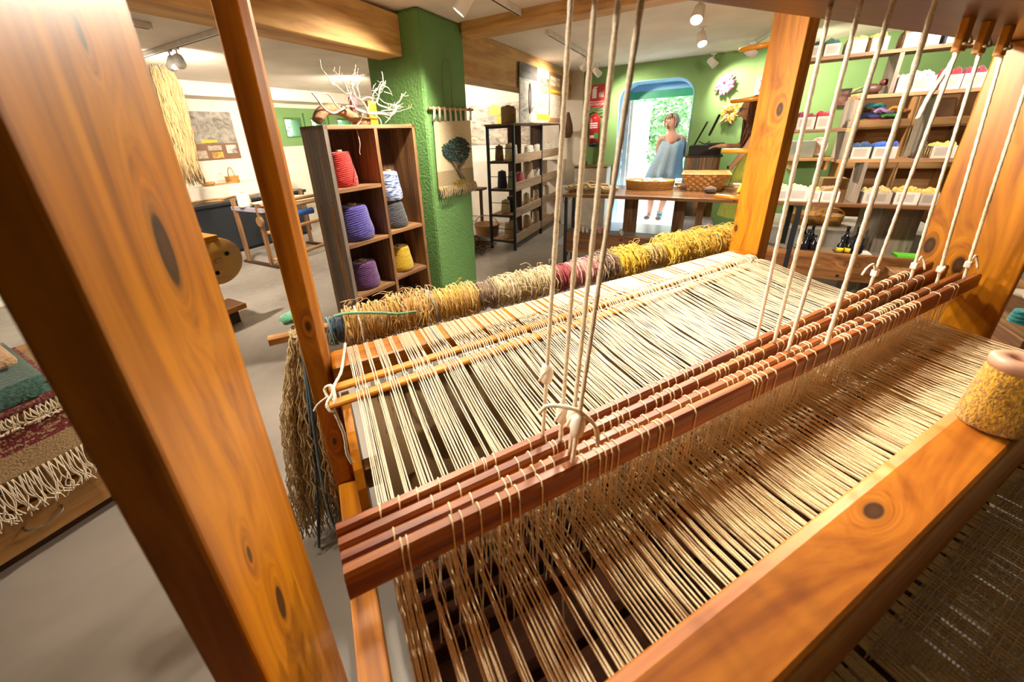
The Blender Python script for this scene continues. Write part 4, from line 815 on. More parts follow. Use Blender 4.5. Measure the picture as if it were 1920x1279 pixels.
# small bench and things in the store
bn = thing('wooden_bench', 'narrow dark wooden bench by the white store wall', 'bench', (5.5, 3.3, 0))
part(MB().box((5.3, 3.05, .60), (5.5, 3.75, .64)), 'seat', M['recd'][1], bn, bev=.004)
for y in (3.12, 3.68):
    part(MB().box((5.38, y-.02, .04), (5.42, y+.02, .60)), 'leg', M['recd'][2], bn); part(MB().box((5.28, y-.025, 0), (5.52, y+.025, .04)), 'foot', M['recd'][0], bn)
bk = atz(935, 425, 0)
def basket(name, label, c, rx, ry, h, mat, handle=False, flare=1.15, n=40, rows=None):
    t = thing(name, label, 'basket', c); x, y, z = c; rows = rows or max(4, int(h/.011)); 
    ring = lambda f, zz: [(x+rx*f*cos(2*pi*k/n), y+ry*f*sin(2*pi*k/n), zz) for k in range(n)]
    part(MB().loft([ring(.9, z), ring(.9*flare, z+h), ring(.9*flare-.06, z+h), ring(.8, z+.012)]), 'body', mat, t, True)
    mb = MB()
    for i in range(rows):
        f = 1+(flare-1)*i/rows; zz = z+h*(i+.5)/rows
        mb.tube([(x+rx*f*(.95+.035*(1 if (k+i) % 2 else -1))*cos(2*pi*k/n), y+ry*f*(.95+.035*(1 if (k+i) % 2 else -1))*sin(2*pi*k/n), zz) for k in range(n)], h/rows*.55, 4, closed=True)
    part(mb, 'weave', mat, t, True)
    part(MB().tube([(x+rx*flare*.97*cos(2*pi*k/n), y+ry*flare*.97*sin(2*pi*k/n), z+h) for k in range(n)], max(.006, h*.07), 6, closed=True), 'rim', mat, t, True)
    if handle: part(MB().tube([(x, y+ry*flare*cos(a), z+h+handle*sin(a)) for a in [pi*k/14 for k in range(15)]], .007, 6), 'handle', mat, t, True)
    return t
M['wick'] = plain('golden_wicker', 'c08c46', .55, .3, 60, bmp=.5); M['wick2'] = plain('brown_wicker', 'a97f4f', .6, .3, 60, bmp=.5)
basket('wicker_basket', 'round wicker basket on the floor behind the black rack', (4.9, 2.75, 0.0), .17, .17, .16, M['wick2'], .14)
mb = MB(); rn = random.Random(9)
for i in range(60):
    a = rn.uniform(0, 6.28); q = rn.uniform(0, .28); p = Vector((4.12+q*cos(a), 2.52+q*sin(a)*.7, .02+rn.uniform(0, .12)*(1-q/.3)))
    mb.tube(curve([p+Vector((rn.uniform(-.12, .12), rn.uniform(-.12, .12), rn.uniform(-.01, .06))) for _ in range(4)], 3), .007, 5)
mb.v = [(a, b, max(c, .004)) for a, b, c in mb.v]
single(mb, 'fibre_heap', yarn('raw_fibre', '6d5433', '3c2a16', scale=100), 'tangled heap of brown raw fibre on the floor by the black rack', 'fibre', (4.12, 2.52, 0), smooth=True)
p = atX(1062, 235, 6.05); mb = MB().lathe([(.01, 0), (.06, .01), (.085, .08), (.075, .2), (.035, .33), (.02, .38)], (6.12, p.y, p.z-.19), 20); single(mb, 'hanging_gourd', plain('gourd_brown', '6a4b34', .45), 'brown dried gourd hanging on the white corner wall', 'gourd', (6.12, p.y, p.z-.19), smooth=True)
ws = atz(1040, 440, 0); 
wb = thing('paper_bag', 'white paper bag with a red emblem beside the black rack end', 'bag', (6.02, 1.80, 0))
part(MB().loft([[(5.92, 1.74, 0), (6.06, 1.74, 0), (6.06, 1.90, 0), (5.92, 1.90, 0)], [(5.90, 1.73, .62), (6.07, 1.73, .62), (6.07, 1.92, .62), (5.90, 1.92, .62)]]), 'body', plain('bag_white', 'd8d2cc', .7), wb); part(MB().tube([(5.905, 1.82+.04*cos(a), .42+.06*sin(a)) for a in [2*pi*i/16 for i in range(16)]], .008, 5, closed=True), 'emblem', plain('emblem_red', 'a34a55', .6), wb, True)
# ================================================================== LONG TABLE with the tiered rack
TX0, TX1, TY0, TY1, TZ = 3.68, 4.42, -1.95, 1.17, .856
tb_ = thing('long_table', 'long reclaimed wood table on black steel legs with a lower plank', 'table', (4.0, -.3, 0))
part(MB().box((TX0, TY0, TZ-.03), (TX1, TY1, TZ)), 'table_top', wood('table_wood', ['3a2517', '5c3d26', '7c5637', '8d6a48'], axis=1, rough=.22, coat=.4, dots=14), tb_, bev=.004)
for y in (1.13, -.745, -1.9):
    for x in (3.70, 3.98): part(MB().box((x-.016, y-.016, 0), (x+.016, y+.016, TZ-.031)), 'leg', M['steel'], tb_)
    part(MB().box((3.71, y-.012, TZ-.06), (3.98, y+.012, TZ-.031)), 'leg_brace', M['steel'], tb_); part(MB().beam((3.71, y, .16), (3.97, y, .32), .014, .014), 'leg_brace', M['steel'], tb_)
part(MB().box((3.685, TY0+.02, .247), (3.715, TY1-.02, .468)), 'front_plank', wood('plank_wood', ['3c2412', '6b4320', '8f6034', 'a37644'], axis=1, rough=.5, coat=.05, dots=7, knots=[((3.70-4.0, .2+.3, .36), .035), ((3.70-4.0, -1.15+.3, .38), .03), ((3.7-4.0, -.95+.3, .36), .012)]), tb_, bev=.006)
part(MB().box((3.716, TY0+.02, .43), (3.935, TY1-.02, .452)), 'lower_shelf', M['rgrey'][1], tb_)
for (xa, xb) in ((1170, 1195), (1262, 1284)):
    a, b = atX(xa, 400, 4.32), atX(xb, 400, 4.32); part(MB().box((4.30, b.y, 0), (4.34, a.y, TZ-.031)), 'plank_leg', M['rec'][2], tb_, bev=.004)
a = atX(1312, 400, 4.2); part(MB().box((4.18, a.y-.03, 0), (4.21, a.y+.03, TZ-.031)), 'plank_leg', M['rec'][2], tb_, bev=.004)
a = atX(1670, 440, 3.9); part(MB().box((3.86, a.y-.12, 0), (4.3, a.y+.10, TZ-.031)), 'panel_leg', M['rgrey'][2], tb_, bev=.004)
tr = thing('tiered_rack', 'stepped open rack of reclaimed boards standing on the long table', 'rack', (3.8, -1.2, TZ))
RX0, RX1 = 3.695, 3.885; th = .024
def hb(z, ya, yb, n='shelf_board'): part(MB().box((RX0, yb, z-th/2), (RX1, ya, z+th/2)), n, M['rec'][1], tr, bev=.002)
def vb(y, za, zb):
    o = part(MB().box((RX0, y-th/2, za+th/2+.0005), (RX1, y+th/2, zb-th/2-.0005)), 'upright_board', M['rgrey'][2], tr, bev=.002)
hb(1.845, -.50, -1.95); hb(1.58, -.90, -1.95); hb(1.372, -.50, -.895); hb(1.158, -.888, -1.95)
vb(-.905, 1.158, 1.372); vb(-.905, 1.372, 1.58); vb(-1.068, 1.58, 1.845); vb(-1.055, TZ-th/2, 1.158); vb(-1.306, 1.158, 1.58); vb(-.515, TZ-th/2, 1.372); vb(-.515, 1.372, 1.845); vb(-1.62, 1.58, 1.845); vb(-1.75, 1.158, 1.58); vb(-1.6, TZ-th/2, 1.158)
M['carton'] = panel_mat_y('carton_print', [(.12, .8, .2, .85, '5f564e', 'text')], 'b3a69b'); M['cartonw'] = panel_mat_y('carton_print_white', [(.12, .8, .2, .85, '6f665e', 'text')], 'd8d0c6')
conts = {k: yarn('carton_'+k, c, None, scale=70) for k, c in dict(yellow='d9b254', cream='e6d9b8', maroon='7d2c3f', navy='1d3d66', blue='1f52b0', red='b3232c', straw='cfae72', brown='8a6a3e', teal='3d5c5e', black='2c2c30').items()}
def carton(xa, xb, zy, z, h, c, lab, wh=False, X=3.715):
    a, b = atX(xa, zy, X), atX(xb, zy, X); ya, yb = a.y, b.y
    t = thing('display_carton', lab, 'carton', (X, (ya+yb)/2, z), group=None); m = M['cartonw' if wh else 'carton']; w = .004; D_ = .13
    part(MB().box((X, yb, z), (X+w, ya, z+h)), 'front', m, t)
    mb = MB(); mb.box((X+w, yb, z), (X+D_, yb+w, z+h*.96)); mb.box((X+w, ya-w, z), (X+D_, ya, z+h*.96)); mb.box((X+D_-w, yb+w, z), (X+D_, ya-w, z+h*.96)); mb.box((X+w, yb+w, z), (X+D_-w, ya-w, z+.004)); part(mb, 'tray', m, t)
    rn = random.Random(int(xa)); n = 7
    for i in range(n):
        y = yb+.012+(ya-yb-.024)*(i+.5)/n; hh = h*rn.uniform(1.0, 1.3); mb = MB()
        for k in range(3): mb.tube(curve([(X+.02+.035*k, y-.012, z+.01), (X+.02+.035*k, y-.010+rn.uniform(-.004, .004), z+hh*.8), (X+.025+.035*k, y+rn.uniform(-.005, .005), z+hh+rn.uniform(-.005, .012)), (X+.02+.035*k, y+.010, z+hh*.8), (X+.02+.035*k, y+.012, z+.01)], 3), .010, 5)
        part(mb, 'mini_skein', conts[c], t, True)
q = 1.8575
carton(1546, 1575, 95, q, .075, 'teal', 'printed carton of teal skeins on the rack top board'); carton(1512, 1538, 100, q, .075, 'black', 'printed carton of dark skeins on the rack top, beside the loom post')
carton(1588, 1622, 95, q, .08, 'straw', 'printed carton of straw skeins on the rack top board'); carton(1632, 1664, 90, q, .08, 'yellow', 'printed carton of yellow skeins on the rack top board')
carton(1695, 1722, 80, q, .085, 'brown', 'printed carton of brown skeins on the rack top board', True); carton(1732, 1762, 75, q, .085, 'cream', 'white printed carton of cream skeins on the rack top board', True); carton(1775, 1800, 75, q, .085, 'navy', 'printed carton of navy skeins at the end of the rack top')
q = 1.5925
carton(1682, 1752, 160, q, .09, 'cream', 'wide brown carton spilling cream wool on the upper tier'); carton(1762, 1800, 160, q, .085, 'red', 'printed carton of red skeins on the upper tier'); carton(1803, 1845, 158, q, .085, 'maroon', 'printed carton of maroon skeins on the upper tier by the loom upright')
q = 1.3845
carton(1495, 1528, 230, q, .085, 'maroon', 'printed carton of maroon skeins beside the framed picture'); carton(1531, 1560, 230, q, .085, 'red', 'printed carton of red skeins beside the grey upright board')
q = 1.1705
carton(1597, 1632, 285, q, .08, 'navy', 'printed carton of navy skeins on the middle tier'); carton(1637, 1682, 285, q, .08, 'blue', 'printed carton of bright blue skeins on the middle tier'); carton(1747, 1792, 285, q, .08, 'yellow', 'printed carton of yellow skeins on the middle tier by the loom upright')
q = TZ+.0005
carton(1462, 1480, 355, q, .085, 'cream', 'carton of cream skeins on the table against the loom post', True); carton(1482, 1519, 355, q, .095, 'cream', 'white carton of cream skeins standing on the table', True); carton(1521, 1541, 355, q, .08, 'straw', 'small white carton of straw skeins on the table', True)
carton(1543, 1577, 357, q, .08, 'brown', 'white carton of brown edged skeins on the table', True); carton(1622, 1676, 358, q, .08, 'straw', 'carton of straw skeins under the middle tier', False); carton(1682, 1728, 358, q, .085, 'yellow', 'white carton of pale yellow skeins under the middle tier', True); carton(1731, 1765, 358, q, .08, 'yellow', 'carton of yellow skeins under the tier by the loom upright')
# little bird, mirror plate, framed cards on the rack
p = atX(1632, 172, 3.78); bd = thing('bird_figure', 'dark carved bird figure on the upper tier of the rack', 'figurine', (3.78, p.y, 1.5925))
part(MB().ball((3.78, p.y, 1.632), (.03, .055, .033), 14, 8), 'body', plain('bird_brown', '4f3028', .5), bd, True); part(MB().ball((3.78, p.y-.055, 1.668), .022, 12, 8), 'head', plain('bird_maroon', '5e2624', .5), bd, True)
part(MB().tube([(3.78, p.y-.07, 1.672), (3.78, p.y-.12, 1.68)], [.009, .002], 6), 'beak', plain('bird_beak', '2d2420', .5), bd, True); part(MB().tube([(3.78, p.y+.04, 1.63), (3.78, p.y+.10, 1.612)], [.02, .008], 6), 'tail', plain('bird_green', '3e4f35', .5), bd, True)
p = atX(1530, 280, 4.3); 
pf = thing('oval_plate', 'oval patterned plate leaning behind the rack', 'plate', (4.38, p.y, TZ)); a = atX(1533, 280, 4.38)
# wall shelf with the plate behind the rack
wsf = thing('wall_shelf', 'narrow wooden shelf on the green wall behind the rack', 'shelf', (6.15, -1.0, 1.1)); s1, s2 = atX(1475, 296, 6.1), atX(1562, 296, 6.1)
part(MB().box((5.98, s2.y, s1.z-.03), (XF-.001, s1.y, s1.z)), 'board', M['light'][1], wsf); part(MB().box((6.0, s2.y+.05, s1.z-.14), (XF-.001, s2.y+.08, s1.z-.031)), 'bracket', M['light'][2], wsf)
part(MB().box((6.0, s1.y-.08, s1.z-.14), (XF-.001, s1.y-.05, s1.z-.031)), 'bracket', M['light'][2], wsf)
pc = Vector((6.12, atX(1534, 280, 6.1).y, s1.z+.125)); pf.location = (6.12, pc.y, s1.z); BASE[pf.name] = Vector((6.12, pc.y, s1.z))
part(MB().lathe([(.0, 0), (.085, .002), (.105, .012), (.11, .02), (.10, .016), (.08, .008), (.0, .006)], pc, 28, ax=(-1, 0, .25), sx=1, sy=.8), 'dish', plain('plate_pink', 'd9c4c0', .3, .3, 20), pf, True)
gb = atX(1500, 285, 6.1); single(MB().box((6.05, gb.y-.13, s1.z), (6.25, gb.y+.12, s1.z+.2)), 'storage_box', plain('grey_green_box', '8f9284', .5), 'grey green glass box on the wall shelf behind the rack', 'box', (6.15, gb.y, s1.z), bev=.006)
# things along the table
p = atz(1218, 357, TZ); bt_ = basket('wicker_tray', 'wide shallow oval wicker tray on the long table', (4.22, p.y+.02, TZ), .14, .225, .085, M['wick'], False, 1.05, 56, 7)
mb = MB(); rn = random.Random(8)
for i in range(14): mb.ball((4.22+rn.uniform(-.08, .08), p.y+.02+rn.uniform(-.15, .15), TZ+.06+rn.uniform(0, .03)), (.03, .035, .022), 8, 6, wob=.1)
single(mb, 'wool_tufts', yarn('pale_wool', 'e3d3c0', scale=60), 'pale wool tufts heaped in the wicker tray', 'wool', (4.22, p.y, TZ+.04), smooth=True, kind='stuff')
b1, b2 = atz(1287, 358, TZ), atz(1352, 358, TZ); yc = (b1.y+b2.y)/2; w2 = abs(b1.y-b2.y)/2
sq = thing('woven_basket', 'square splint woven basket with flared sides on the long table', 'basket', (4.25, yc, TZ))
def qring(hx, hy, z): return [(4.27-hx, yc-hy, z), (4.27+hx, yc-hy, z), (4.27+hx, yc+hy, z), (4.27-hx, yc+hy, z)]
part(MB().loft([qring(.10, w2*.92, TZ), qring(.17, w2*1.38, TZ+.155), qring(.16, w2*1.30, TZ+.155), qring(.09, w2*.86, TZ+.01)]), 'body', plain('splint_tan', 'b98a52', .6, .2, 30), sq)
for i in range(6):
    f = (i+.5)/6; hx, hy = .10+.07*f+.004, w2*(.92+.46*f)+.004; z = TZ+.155*f; mb = MB(); n = 11
    for s in range(4):
        c4 = qring(hx, hy, z); a, b = Vector(c4[s]), Vector(c4[(s+1) % 4]); nrm = (b-a).cross(Vector((0, 0, 1))).normalized()
        for k in range(n):
            if (k+i) % 2 == 0: m0, m1 = a+(b-a)*(k/n), a+(b-a)*((k+1)/n); mb.beam(m0+nrm*.003, m1+nrm*.003, .004, .022)
    part(mb, 'splint', M['wick'], sq)
part(MB().tube([Vector(v) for v in qring(.172, w2*1.39, TZ+.155)], .008, 6, closed=True), 'rim', M['wick'], sq)
p = atz(1331, 362, TZ); single(MB().ball((p.x, p.y, TZ+.03), (.05, .055, .032), 14, 9, wob=.08), 'rough_stone', plain('lava_stone', '5b4a40', .85, .35, 40, bmp=.8), 'rough brown stone before the square basket', 'stone', (p.x, p.y, TZ), smooth=True)
mb = MB(); rn = random.Random(14); ra, rb_ = atz(1064, 357, TZ), atz(1166, 350, TZ)
for i in range(9):
    t = .04*i; pts = []
    for k in range(12):
        s = k/11; y = ra.y+(rb_.y-ra.y)*s; pts.append((3.82+.035*i+.03*sin(k*1.7+i), y+rn.uniform(-.012, .012), TZ+.016+.05*sin(pi*min(1, s*1.2))*rn.uniform(.2, 1)+(.02 if i % 3 == 0 else 0)))
    mb.tube(curve(pts, 4), .014, 6)
mb.v = [(a, b, max(c, TZ+.001)) for a, b, c in mb.v]
single(mb, 'rope_heap', yarn('macrame_rope', 'c9b48a', '8e7647', scale=70), 'heap of thick knotted cream rope on the table corner', 'rope', (3.95, .9, TZ), smooth=True)
a, b = atz(1268, 356, TZ), atz(1400, 362, TZ); single(MB().box((4.28, b.y, TZ), (4.40, a.y, TZ+.022)), 'wooden_tray', M['light'][1], 'flat wooden tray behind the square basket', 'tray', (4.34, b.y, TZ), bev=.003)
a = atz(1380, 352, TZ); single(MB().box((4.30, a.y-.10, TZ+.0225), (4.40, a.y+.06, TZ+.045)), 'paper_stack', M['white'], 'stack of white leaflets on the wooden tray', 'paper', (4.34, a.y, TZ+.0225)); 
a = atX(1396, 345, 4.1); single(MB().loft([[(4.05, a.y-.05, TZ), (4.15, a.y-.05, TZ), (4.15, a.y+.05, TZ), (4.05, a.y+.05, TZ)], [(4.08, a.y-.03, TZ+.09), (4.12, a.y-.03, TZ+.09), (4.12, a.y+.02, TZ+.09), (4.08, a.y+.02, TZ+.09)]]), 'yellow_pouch', plain('yellow_cloth', 'd2b83a', .8), 'small yellow cloth pouch on the table beside the loom post', 'pouch', (4.1, a.y, TZ), bev=.012)
a = atz(1275, 350, TZ); single(MB().box((4.30, a.y-.05, TZ+.0225), (4.40, a.y+.05, TZ+.05)), 'paper_stack', plain('grey_card', 'c9cdd2', .6), 'stack of grey cards on the wooden tray end', 'paper', (4.35, a.y, TZ+.0225))
# lower shelf goods
LZ = .4525
for i, (x, lab, c, n) in enumerate(((1098, 'white soap box in the stepped row on the lower shelf', 'e6ddd2', 5), (1130, 'pink soap box in the stepped row on the lower shelf', 'd88f8c', 4), (1162, 'pale green soap box on the lower shelf', 'b9c6bb', 2))):
    a = atX(x, 436, 3.82); m = plain('soapbox_%d' % i, c, .5)
    for k in range(n): single(MB().box((3.76+.045*(k % 2), a.y-.04+.022*k, LZ+.001), (3.80+.045*(k % 2), a.y-.02+.022*k, LZ+.035+.014*k)), 'soap_box', m, lab, 'box', (3.78, a.y+.022*k, LZ), group='soap boxes on the lower shelf', bev=.001)
a = atX(1327, 440, 3.85); mb = MB().lathe([(.028, LZ), (.03, LZ+.03), (.022, LZ+.06), (.018, LZ+.10), (.008, LZ+.14), (.004, LZ+.16)], (3.85, a.y, 0), 14); ck = single(mb, 'cone_ornament', plain('shell_white', 'd8cdb8', .5), 'pale beaded cone ornament on the lower shelf', 'ornament', (3.85, a.y, LZ), smooth=True)
mb = MB()
for i in range(24): mb.ball((3.85+.026*cos(i*2.4)*(1-i/30), a.y+.026*sin(i*2.4)*(1-i/30), LZ+.02+i*.0055), .006, 6, 4)
part(mb, 'bead', plain('gold_bead', 'b8863a', .3, metal=.6), ck, True)
def bottles(px, lab, cap, n, grp):
    a = atX(px, 462, 3.82)
    for i in range(n):
        x, y = 3.77+.06*(i % 3), a.y+.035*(i//3)-.03+.015*(i % 2); h = .11+.03*(i % 3)
        t = thing('dark_bottle', lab, 'bottle', (x, y, LZ), group=grp); part(MB().lathe([(.02, LZ), (.022, LZ+.004), (.022, LZ+h*.6), (.009, LZ+h*.75), (.009, LZ+h)], (x, y, 0), 14), 'body', plain('dark_glass', '15161a', .15) if 'dark_glass' not in bpy.data.materials else bpy.data.materials['dark_glass'], t, True)
        part(MB().lathe([(.012, LZ+h), (.012, LZ+h+.02)], (x, y, 0), 12), 'cap', M['steel'], t); 
        if cap: part(MB().lathe([(.0226, LZ+.012), (.0226, LZ+h*.42)], (x, y, 0), 14), 'label_band', cap, t, True)
yl = plain('yellow_label', 'd9b616', .5)
bottles(1512, 'small black bottle in the group on the lower shelf by the steel leg', None, 7, 'black bottles'); bottles(1578, 'dark bottle with a yellow label on the lower shelf', yl, 4, 'yellow label bottles'); bottles(1598, 'plain dark bottle beside the yellow labelled ones', None, 4, 'dark bottles')
a = atX(1615, 472, 3.80); single(MB().box((3.75, a.y-.05, LZ), (3.85, a.y+.04, LZ+.012)), 'leaflet_stack', M['white'], 'small stack of white leaflets beside the dark bottles', 'paper', (3.80, a.y, LZ))
a = atX(1690, 490, 3.80); single(MB().box((3.75, a.y-.08, LZ), (3.85, a.y+.05, LZ+.02)), 'green_box', plain('lime_box', '6fd23a', .5), 'flat lime green box on the lower shelf end', 'box', (3.80, a.y, LZ))
# plinth with baskets behind the table
pl = single(MB().box((4.75, -2.1, 0), (5.5, -.75, .42)), 'white_plinth', plain('plinth_grey', 'c3beb4', .6), 'low pale plinth behind the long table', 'plinth', (5.1, -1.4, 0), bev=.006)
for (x, y, lab, r, h, hd) in ((1504, 425, 'golden wicker basket with tall hoop handle on the plinth', .12, .11, .26), (1545, 440, 'small round wicker basket with twisted rim on the plinth', .10, .10, .07)):
    a = atX(x, y, 5.0); basket('wicker_basket', lab, (5.0, a.y, .4205), r, r, h, M['wick'], hd)
a = atX(1545, 405, 5.3); single(MB().box((5.25, a.y-.10, .4205), (5.4, a.y+.10, .86)), 'kraft_box', plain('kraft_card', 'b58a5c', .8), 'upright brown cardboard box behind the wicker baskets', 'box', (5.3, a.y, .4205), bev=.004)
# crate shelving beyond the rack
def crate(y, z, w, h, lab, items=None, lean=0):
    t = thing('wooden_crate', lab, 'crate', (6.1, y-w/2, z), group=None); X0, X1 = 5.86, 6.26; k = .016; m = M['light']
    for nme, a, b, ax in (('side_board', (X0, y-w, z), (X1, y-w+k, z+h), 2), ('side_board', (X0, y-k, z), (X1, y, z+h), 2), ('bottom_board', (X0, y-w+k, z), (X1, y-k, z+k), 1), ('top_board', (X0, y-w+k, z+h-k), (X1, y-k, z+h), 1), ('back_board', (X1-k, y-w+k, z+k), (X1, y-k, z+h-k), 1)): part(MB().box(a, b), nme, m[ax], t, bev=.002)
    part(MB().box((X0-.012, y-w+.001, z+.0), (X0-.001, y-.001, z+.075)), 'front_slat', m[1], t, bev=.002)
    return t
rows = [(0.0, .50), (.501, .42), (.922, .42), (1.343, .42)]
ks = ['beside the framed picture', 'next to the framed picture crates', 'in the middle of the crate wall', 'second from the right wall', 'against the right wall']
hs = ['lowest', 'second lowest', 'third', 'topmost']
for i in range(4):
    for j, (z, h) in enumerate(rows): crate(-1.47-.46*i, z, .455, h, 'open light wooden crate, %s in its stack, %s' % (hs[j], ks[i]))
rn = random.Random(31); colours = ['e3bf3a', 'c8232c', '3f8a45', '2d3f86', 'b78fd0', 'e39a2c', '2f8a8a', 'd8d2c2']
for i, c in enumerate(colours[:7]):
    y = -1.56-.28*((i*.37) % 1); z = 1.363+.05*(i//2); mb = MB()
    for k in range(5): mb.tube(curve([(5.90+.02*k, y+.07, z+.03), (5.91+.02*k, y+.03, z+.05+rn.uniform(-.01, .02)), (5.9+.02*k, y-.03, z+.04+rn.uniform(-.01, .02)), (5.91+.02*k, y-.08, z+.03)], 4), .018, 6)
    single(mb, 'yarn_skein', yarn('crate_skein_%d' % i, c, None, scale=80), '%s yarn skein heaped in the topmost crate' % ['yellow', 'red', 'green', 'dark blue', 'lilac', 'orange', 'teal'][i], 'yarn', (5.94, y, z), smooth=True)
for i, (y, z, c, l) in enumerate(((-2.05, .94, 'e9e2d8', 'white card standing in a middle crate'), (-2.5, 1.36, '8a2a3a', 'maroon bag in a topmost crate'), (-2.15, 1.36, '6d4b32', 'brown bag in a topmost crate'), (-2.55, .94, '4f5a66', 'slate bag in a middle crate'), (-1.62, .52, 'c9b58e', 'straw bag in a second lowest crate'), (-2.95, 1.36, 'b0762c', 'ochre bag in a crate by the right wall'))):
    w = .11; single(MB().loft([[(5.9, y-w, z), (6.05, y-w, z), (6.05, y+w, z), (5.9, y+w, z)], [(5.92, y-w*.8, z+.24), (6.0, y-w*.8, z+.24), (6.0, y+w*.8, z+.24), (5.92, y+w*.8, z+.24)]]), 'cloth_bag', plain('bagcloth_%d' % i, c, .8), l, 'bag', (5.95, y, z), bev=.02)
fr = thing('picture_frame', 'dark framed picture on the green wall beside the crates', 'picture', (XF-.02, -1.41, 1.6)); a, b = atX(1561, 200, XF), atX(1597, 169, XF)
part(MB().box((XF-.03, b.y, a.z-.02), (XF-.001, a.y, b.z+.02)), 'frame', plain('dark_frame', '2c2624', .4), fr, bev=.004); part(MB().box((XF-.034, b.y+.03, a.z+.01), (XF-.0301, a.y-.03, b.z-.01)), 'print', plain('dark_print', '6d4a42', .5, .9, 14), fr)
fr = thing('picture_frame', 'pale framed picture on the green wall above the seller', 'picture', (XF-.02, -.53, 1.9)); a, b = atX(1413, 180, XF), atX(1436, 143, XF)
part(MB().box((XF-.03, b.y, a.z), (XF-.001, a.y, b.z)), 'frame', plain('pale_frame', 'c9a982', .5), fr, bev=.004); part(MB().box((XF-.034, b.y+.03, a.z+.04), (XF-.0301, a.y-.03, b.z-.04)), 'print', plain('grey_print', '6a6a66', .5, .9, 14), fr)
# masks of dyed wool on the green wall
def mask(name, lab, x, y, cols, sy):
    c = atX(x, y, XF-.03); t = thing(name, lab, 'wall decoration', (XF-.01, c.y, c.z)); rn = random.Random(int(x+y))
    part(MB().ball((XF-.02, c.y, c.z), (.012, .07, .09*sy), 14, 8), 'backing', cols[0], t, True)
    for g, m in enumerate(cols):
        mb = MB()
        for i in range(46):
            a = rn.uniform(0, 6.28); q = rn.uniform(.35, 1); d = Vector((rn.uniform(-.03, 0), .035*cos(a)+rn.uniform(-.02, .02), .04*sin(a)*sy+rn.uniform(-.02, .02))); p = Vector((XF-.035, c.y+0.075*q*cos(a), c.z+.095*q*sin(a)*sy)); mb.tube([p-d*.3, p+d*.3+Vector((-.012, 0, 0)), p+d], [.012, .014, .005], 5)
        part(mb, 'wool', m, t, True, kind='stuff')
wl_ = lambda n, c: yarn('felt_'+n, c, None, scale=50)
mask('wool_mask', 'pink and lilac dyed wool mask on the green wall', 1359, 158, [wl_('pink', 'd8508e'), wl_('pale_pink', 'e8b3c4'), wl_('lilac', 'c79bd0')], 1.0); mask('wool_mask', 'yellow and cream dyed wool mask on the green wall', 1368, 213, [wl_('amber', 'dfa421'), wl_('cream', 'e9d9a8'), wl_('gold', 'e8bd48')], 1.0)
# ================================================================== fire sign and extinguisher, white chest
def textmesh(body, size, bold=False):
    cu = bpy.data.curves.new('t', 'FONT'); cu.body = body; cu.size = size; cu.align_x = 'CENTER'; cu.align_y = 'CENTER'; cu.extrude = .0004
    o = bpy.data.objects.new('t', cu); COL.objects.link(o); dg_ = bpy.context.evaluated_depsgraph_get(); me = bpy.data.meshes.new_from_object(o.evaluated_get(dg_)); bpy.data.objects.remove(o); return me
def letter(body, size, c, mat, parent, name='lettering', face='-X'):
    me = textmesh(body, size); me.materials.clear(); me.materials.append(mat); o = bpy.data.objects.new(name, me); COL.objects.link(o); o.parent = parent
    o.matrix_local = Matrix.Translation(Vector(c)-base_of(parent)) @ Matrix(((0, 0, -1, 0), (-1, 0, 0, 0), (0, 1, 0, 0), (0, 0, 0, 1)))
    return o
M['red'] = plain('signal_red', 'c02226', .35, .05); M['wht'] = plain('print_white', 'f0ece6', .5, .03)
a, b = atX(1105, 160, XF), atX(1135, 200, XF); sg = thing('fire_sign', 'red fire extinguisher sign on the green wall', 'sign', (XF-.005, (a.y+b.y)/2, (a.z+b.z)/2)); yc, zc = (a.y+b.y)/2, (a.z+b.z)/2; hw, hh = abs(a.y-b.y)/2, abs(a.z-b.z)/2
part(MB().box((XF-.006, yc-hw, zc-hh), (XF-.001, yc+hw, zc+hh)), 'plate', plain('sign_red', 'c63a3c', .5, .05), sg)
mb = MB(); X = XF-.008
mb.box((X, yc+.01, zc-.03), (X+.0015, yc+.075, zc+.10)); mb.box((X, yc+.025, zc+.10), (X+.0015, yc+.06, zc+.125)); mb.box((X, yc+.0, zc+.115), (X+.0015, yc+.05, zc+.13)); part(mb, 'extinguisher_icon', M['wht'], sg)
mb = MB()
for i in range(4): mb.prism([(X, yc-.03-.018*i, zc-.02), (X, yc-.045-.018*i, zc-.02), (X, yc-.03-.018*i, zc+.05+.02*(i % 2)), (X, yc-.025-.018*i, zc+.03)], (.0015, 0, 0))
part(mb, 'flame_icon', M['wht'], sg)
letter('EXTINTOR', .045, (X-.001, yc, zc-hh+.04), M['wht'], sg)
part(MB().box((X, yc-hw*.8, zc-hh+.075), (X+.0015, yc+hw*.8, zc-hh+.082)), 'rule', M['wht'], sg)
c = atX(1113, 275, XF-.1); ez = c.z; ex = thing('fire_extinguisher', 'red fire extinguisher hanging on the green wall', 'extinguisher', (XF-.1, c.y, ez)); ey = c.y
part(MB().lathe([(.06, ez-.0), (.082, ez+.01), (.085, ez+.06)], (XF-.1, ey, 0), 24), 'base_ring', M['steel'], ex, True)
part(MB().lathe([(.083, ez+.055), (.083, ez+.40), (.07, ez+.44), (.03, ez+.46), (.025, ez+.48)], (XF-.1, ey, 0), 24), 'cylinder', M['red'], ex, True)
part(MB().lathe([(.022, ez+.48), (.026, ez+.51), (.014, ez+.53)], (XF-.1, ey, 0), 12), 'valve', plain('brass', 'b08a3c', .3, metal=.8), ex, True)
mb = MB(); mb.beam((XF-.1, ey, ez+.53), (XF-.12, ey-.11, ez+.57), .02, .008); mb.beam((XF-.1, ey, ez+.515), (XF-.12, ey-.11, ez+.52), .02, .008); part(mb, 'lever', M['steel'], ex)
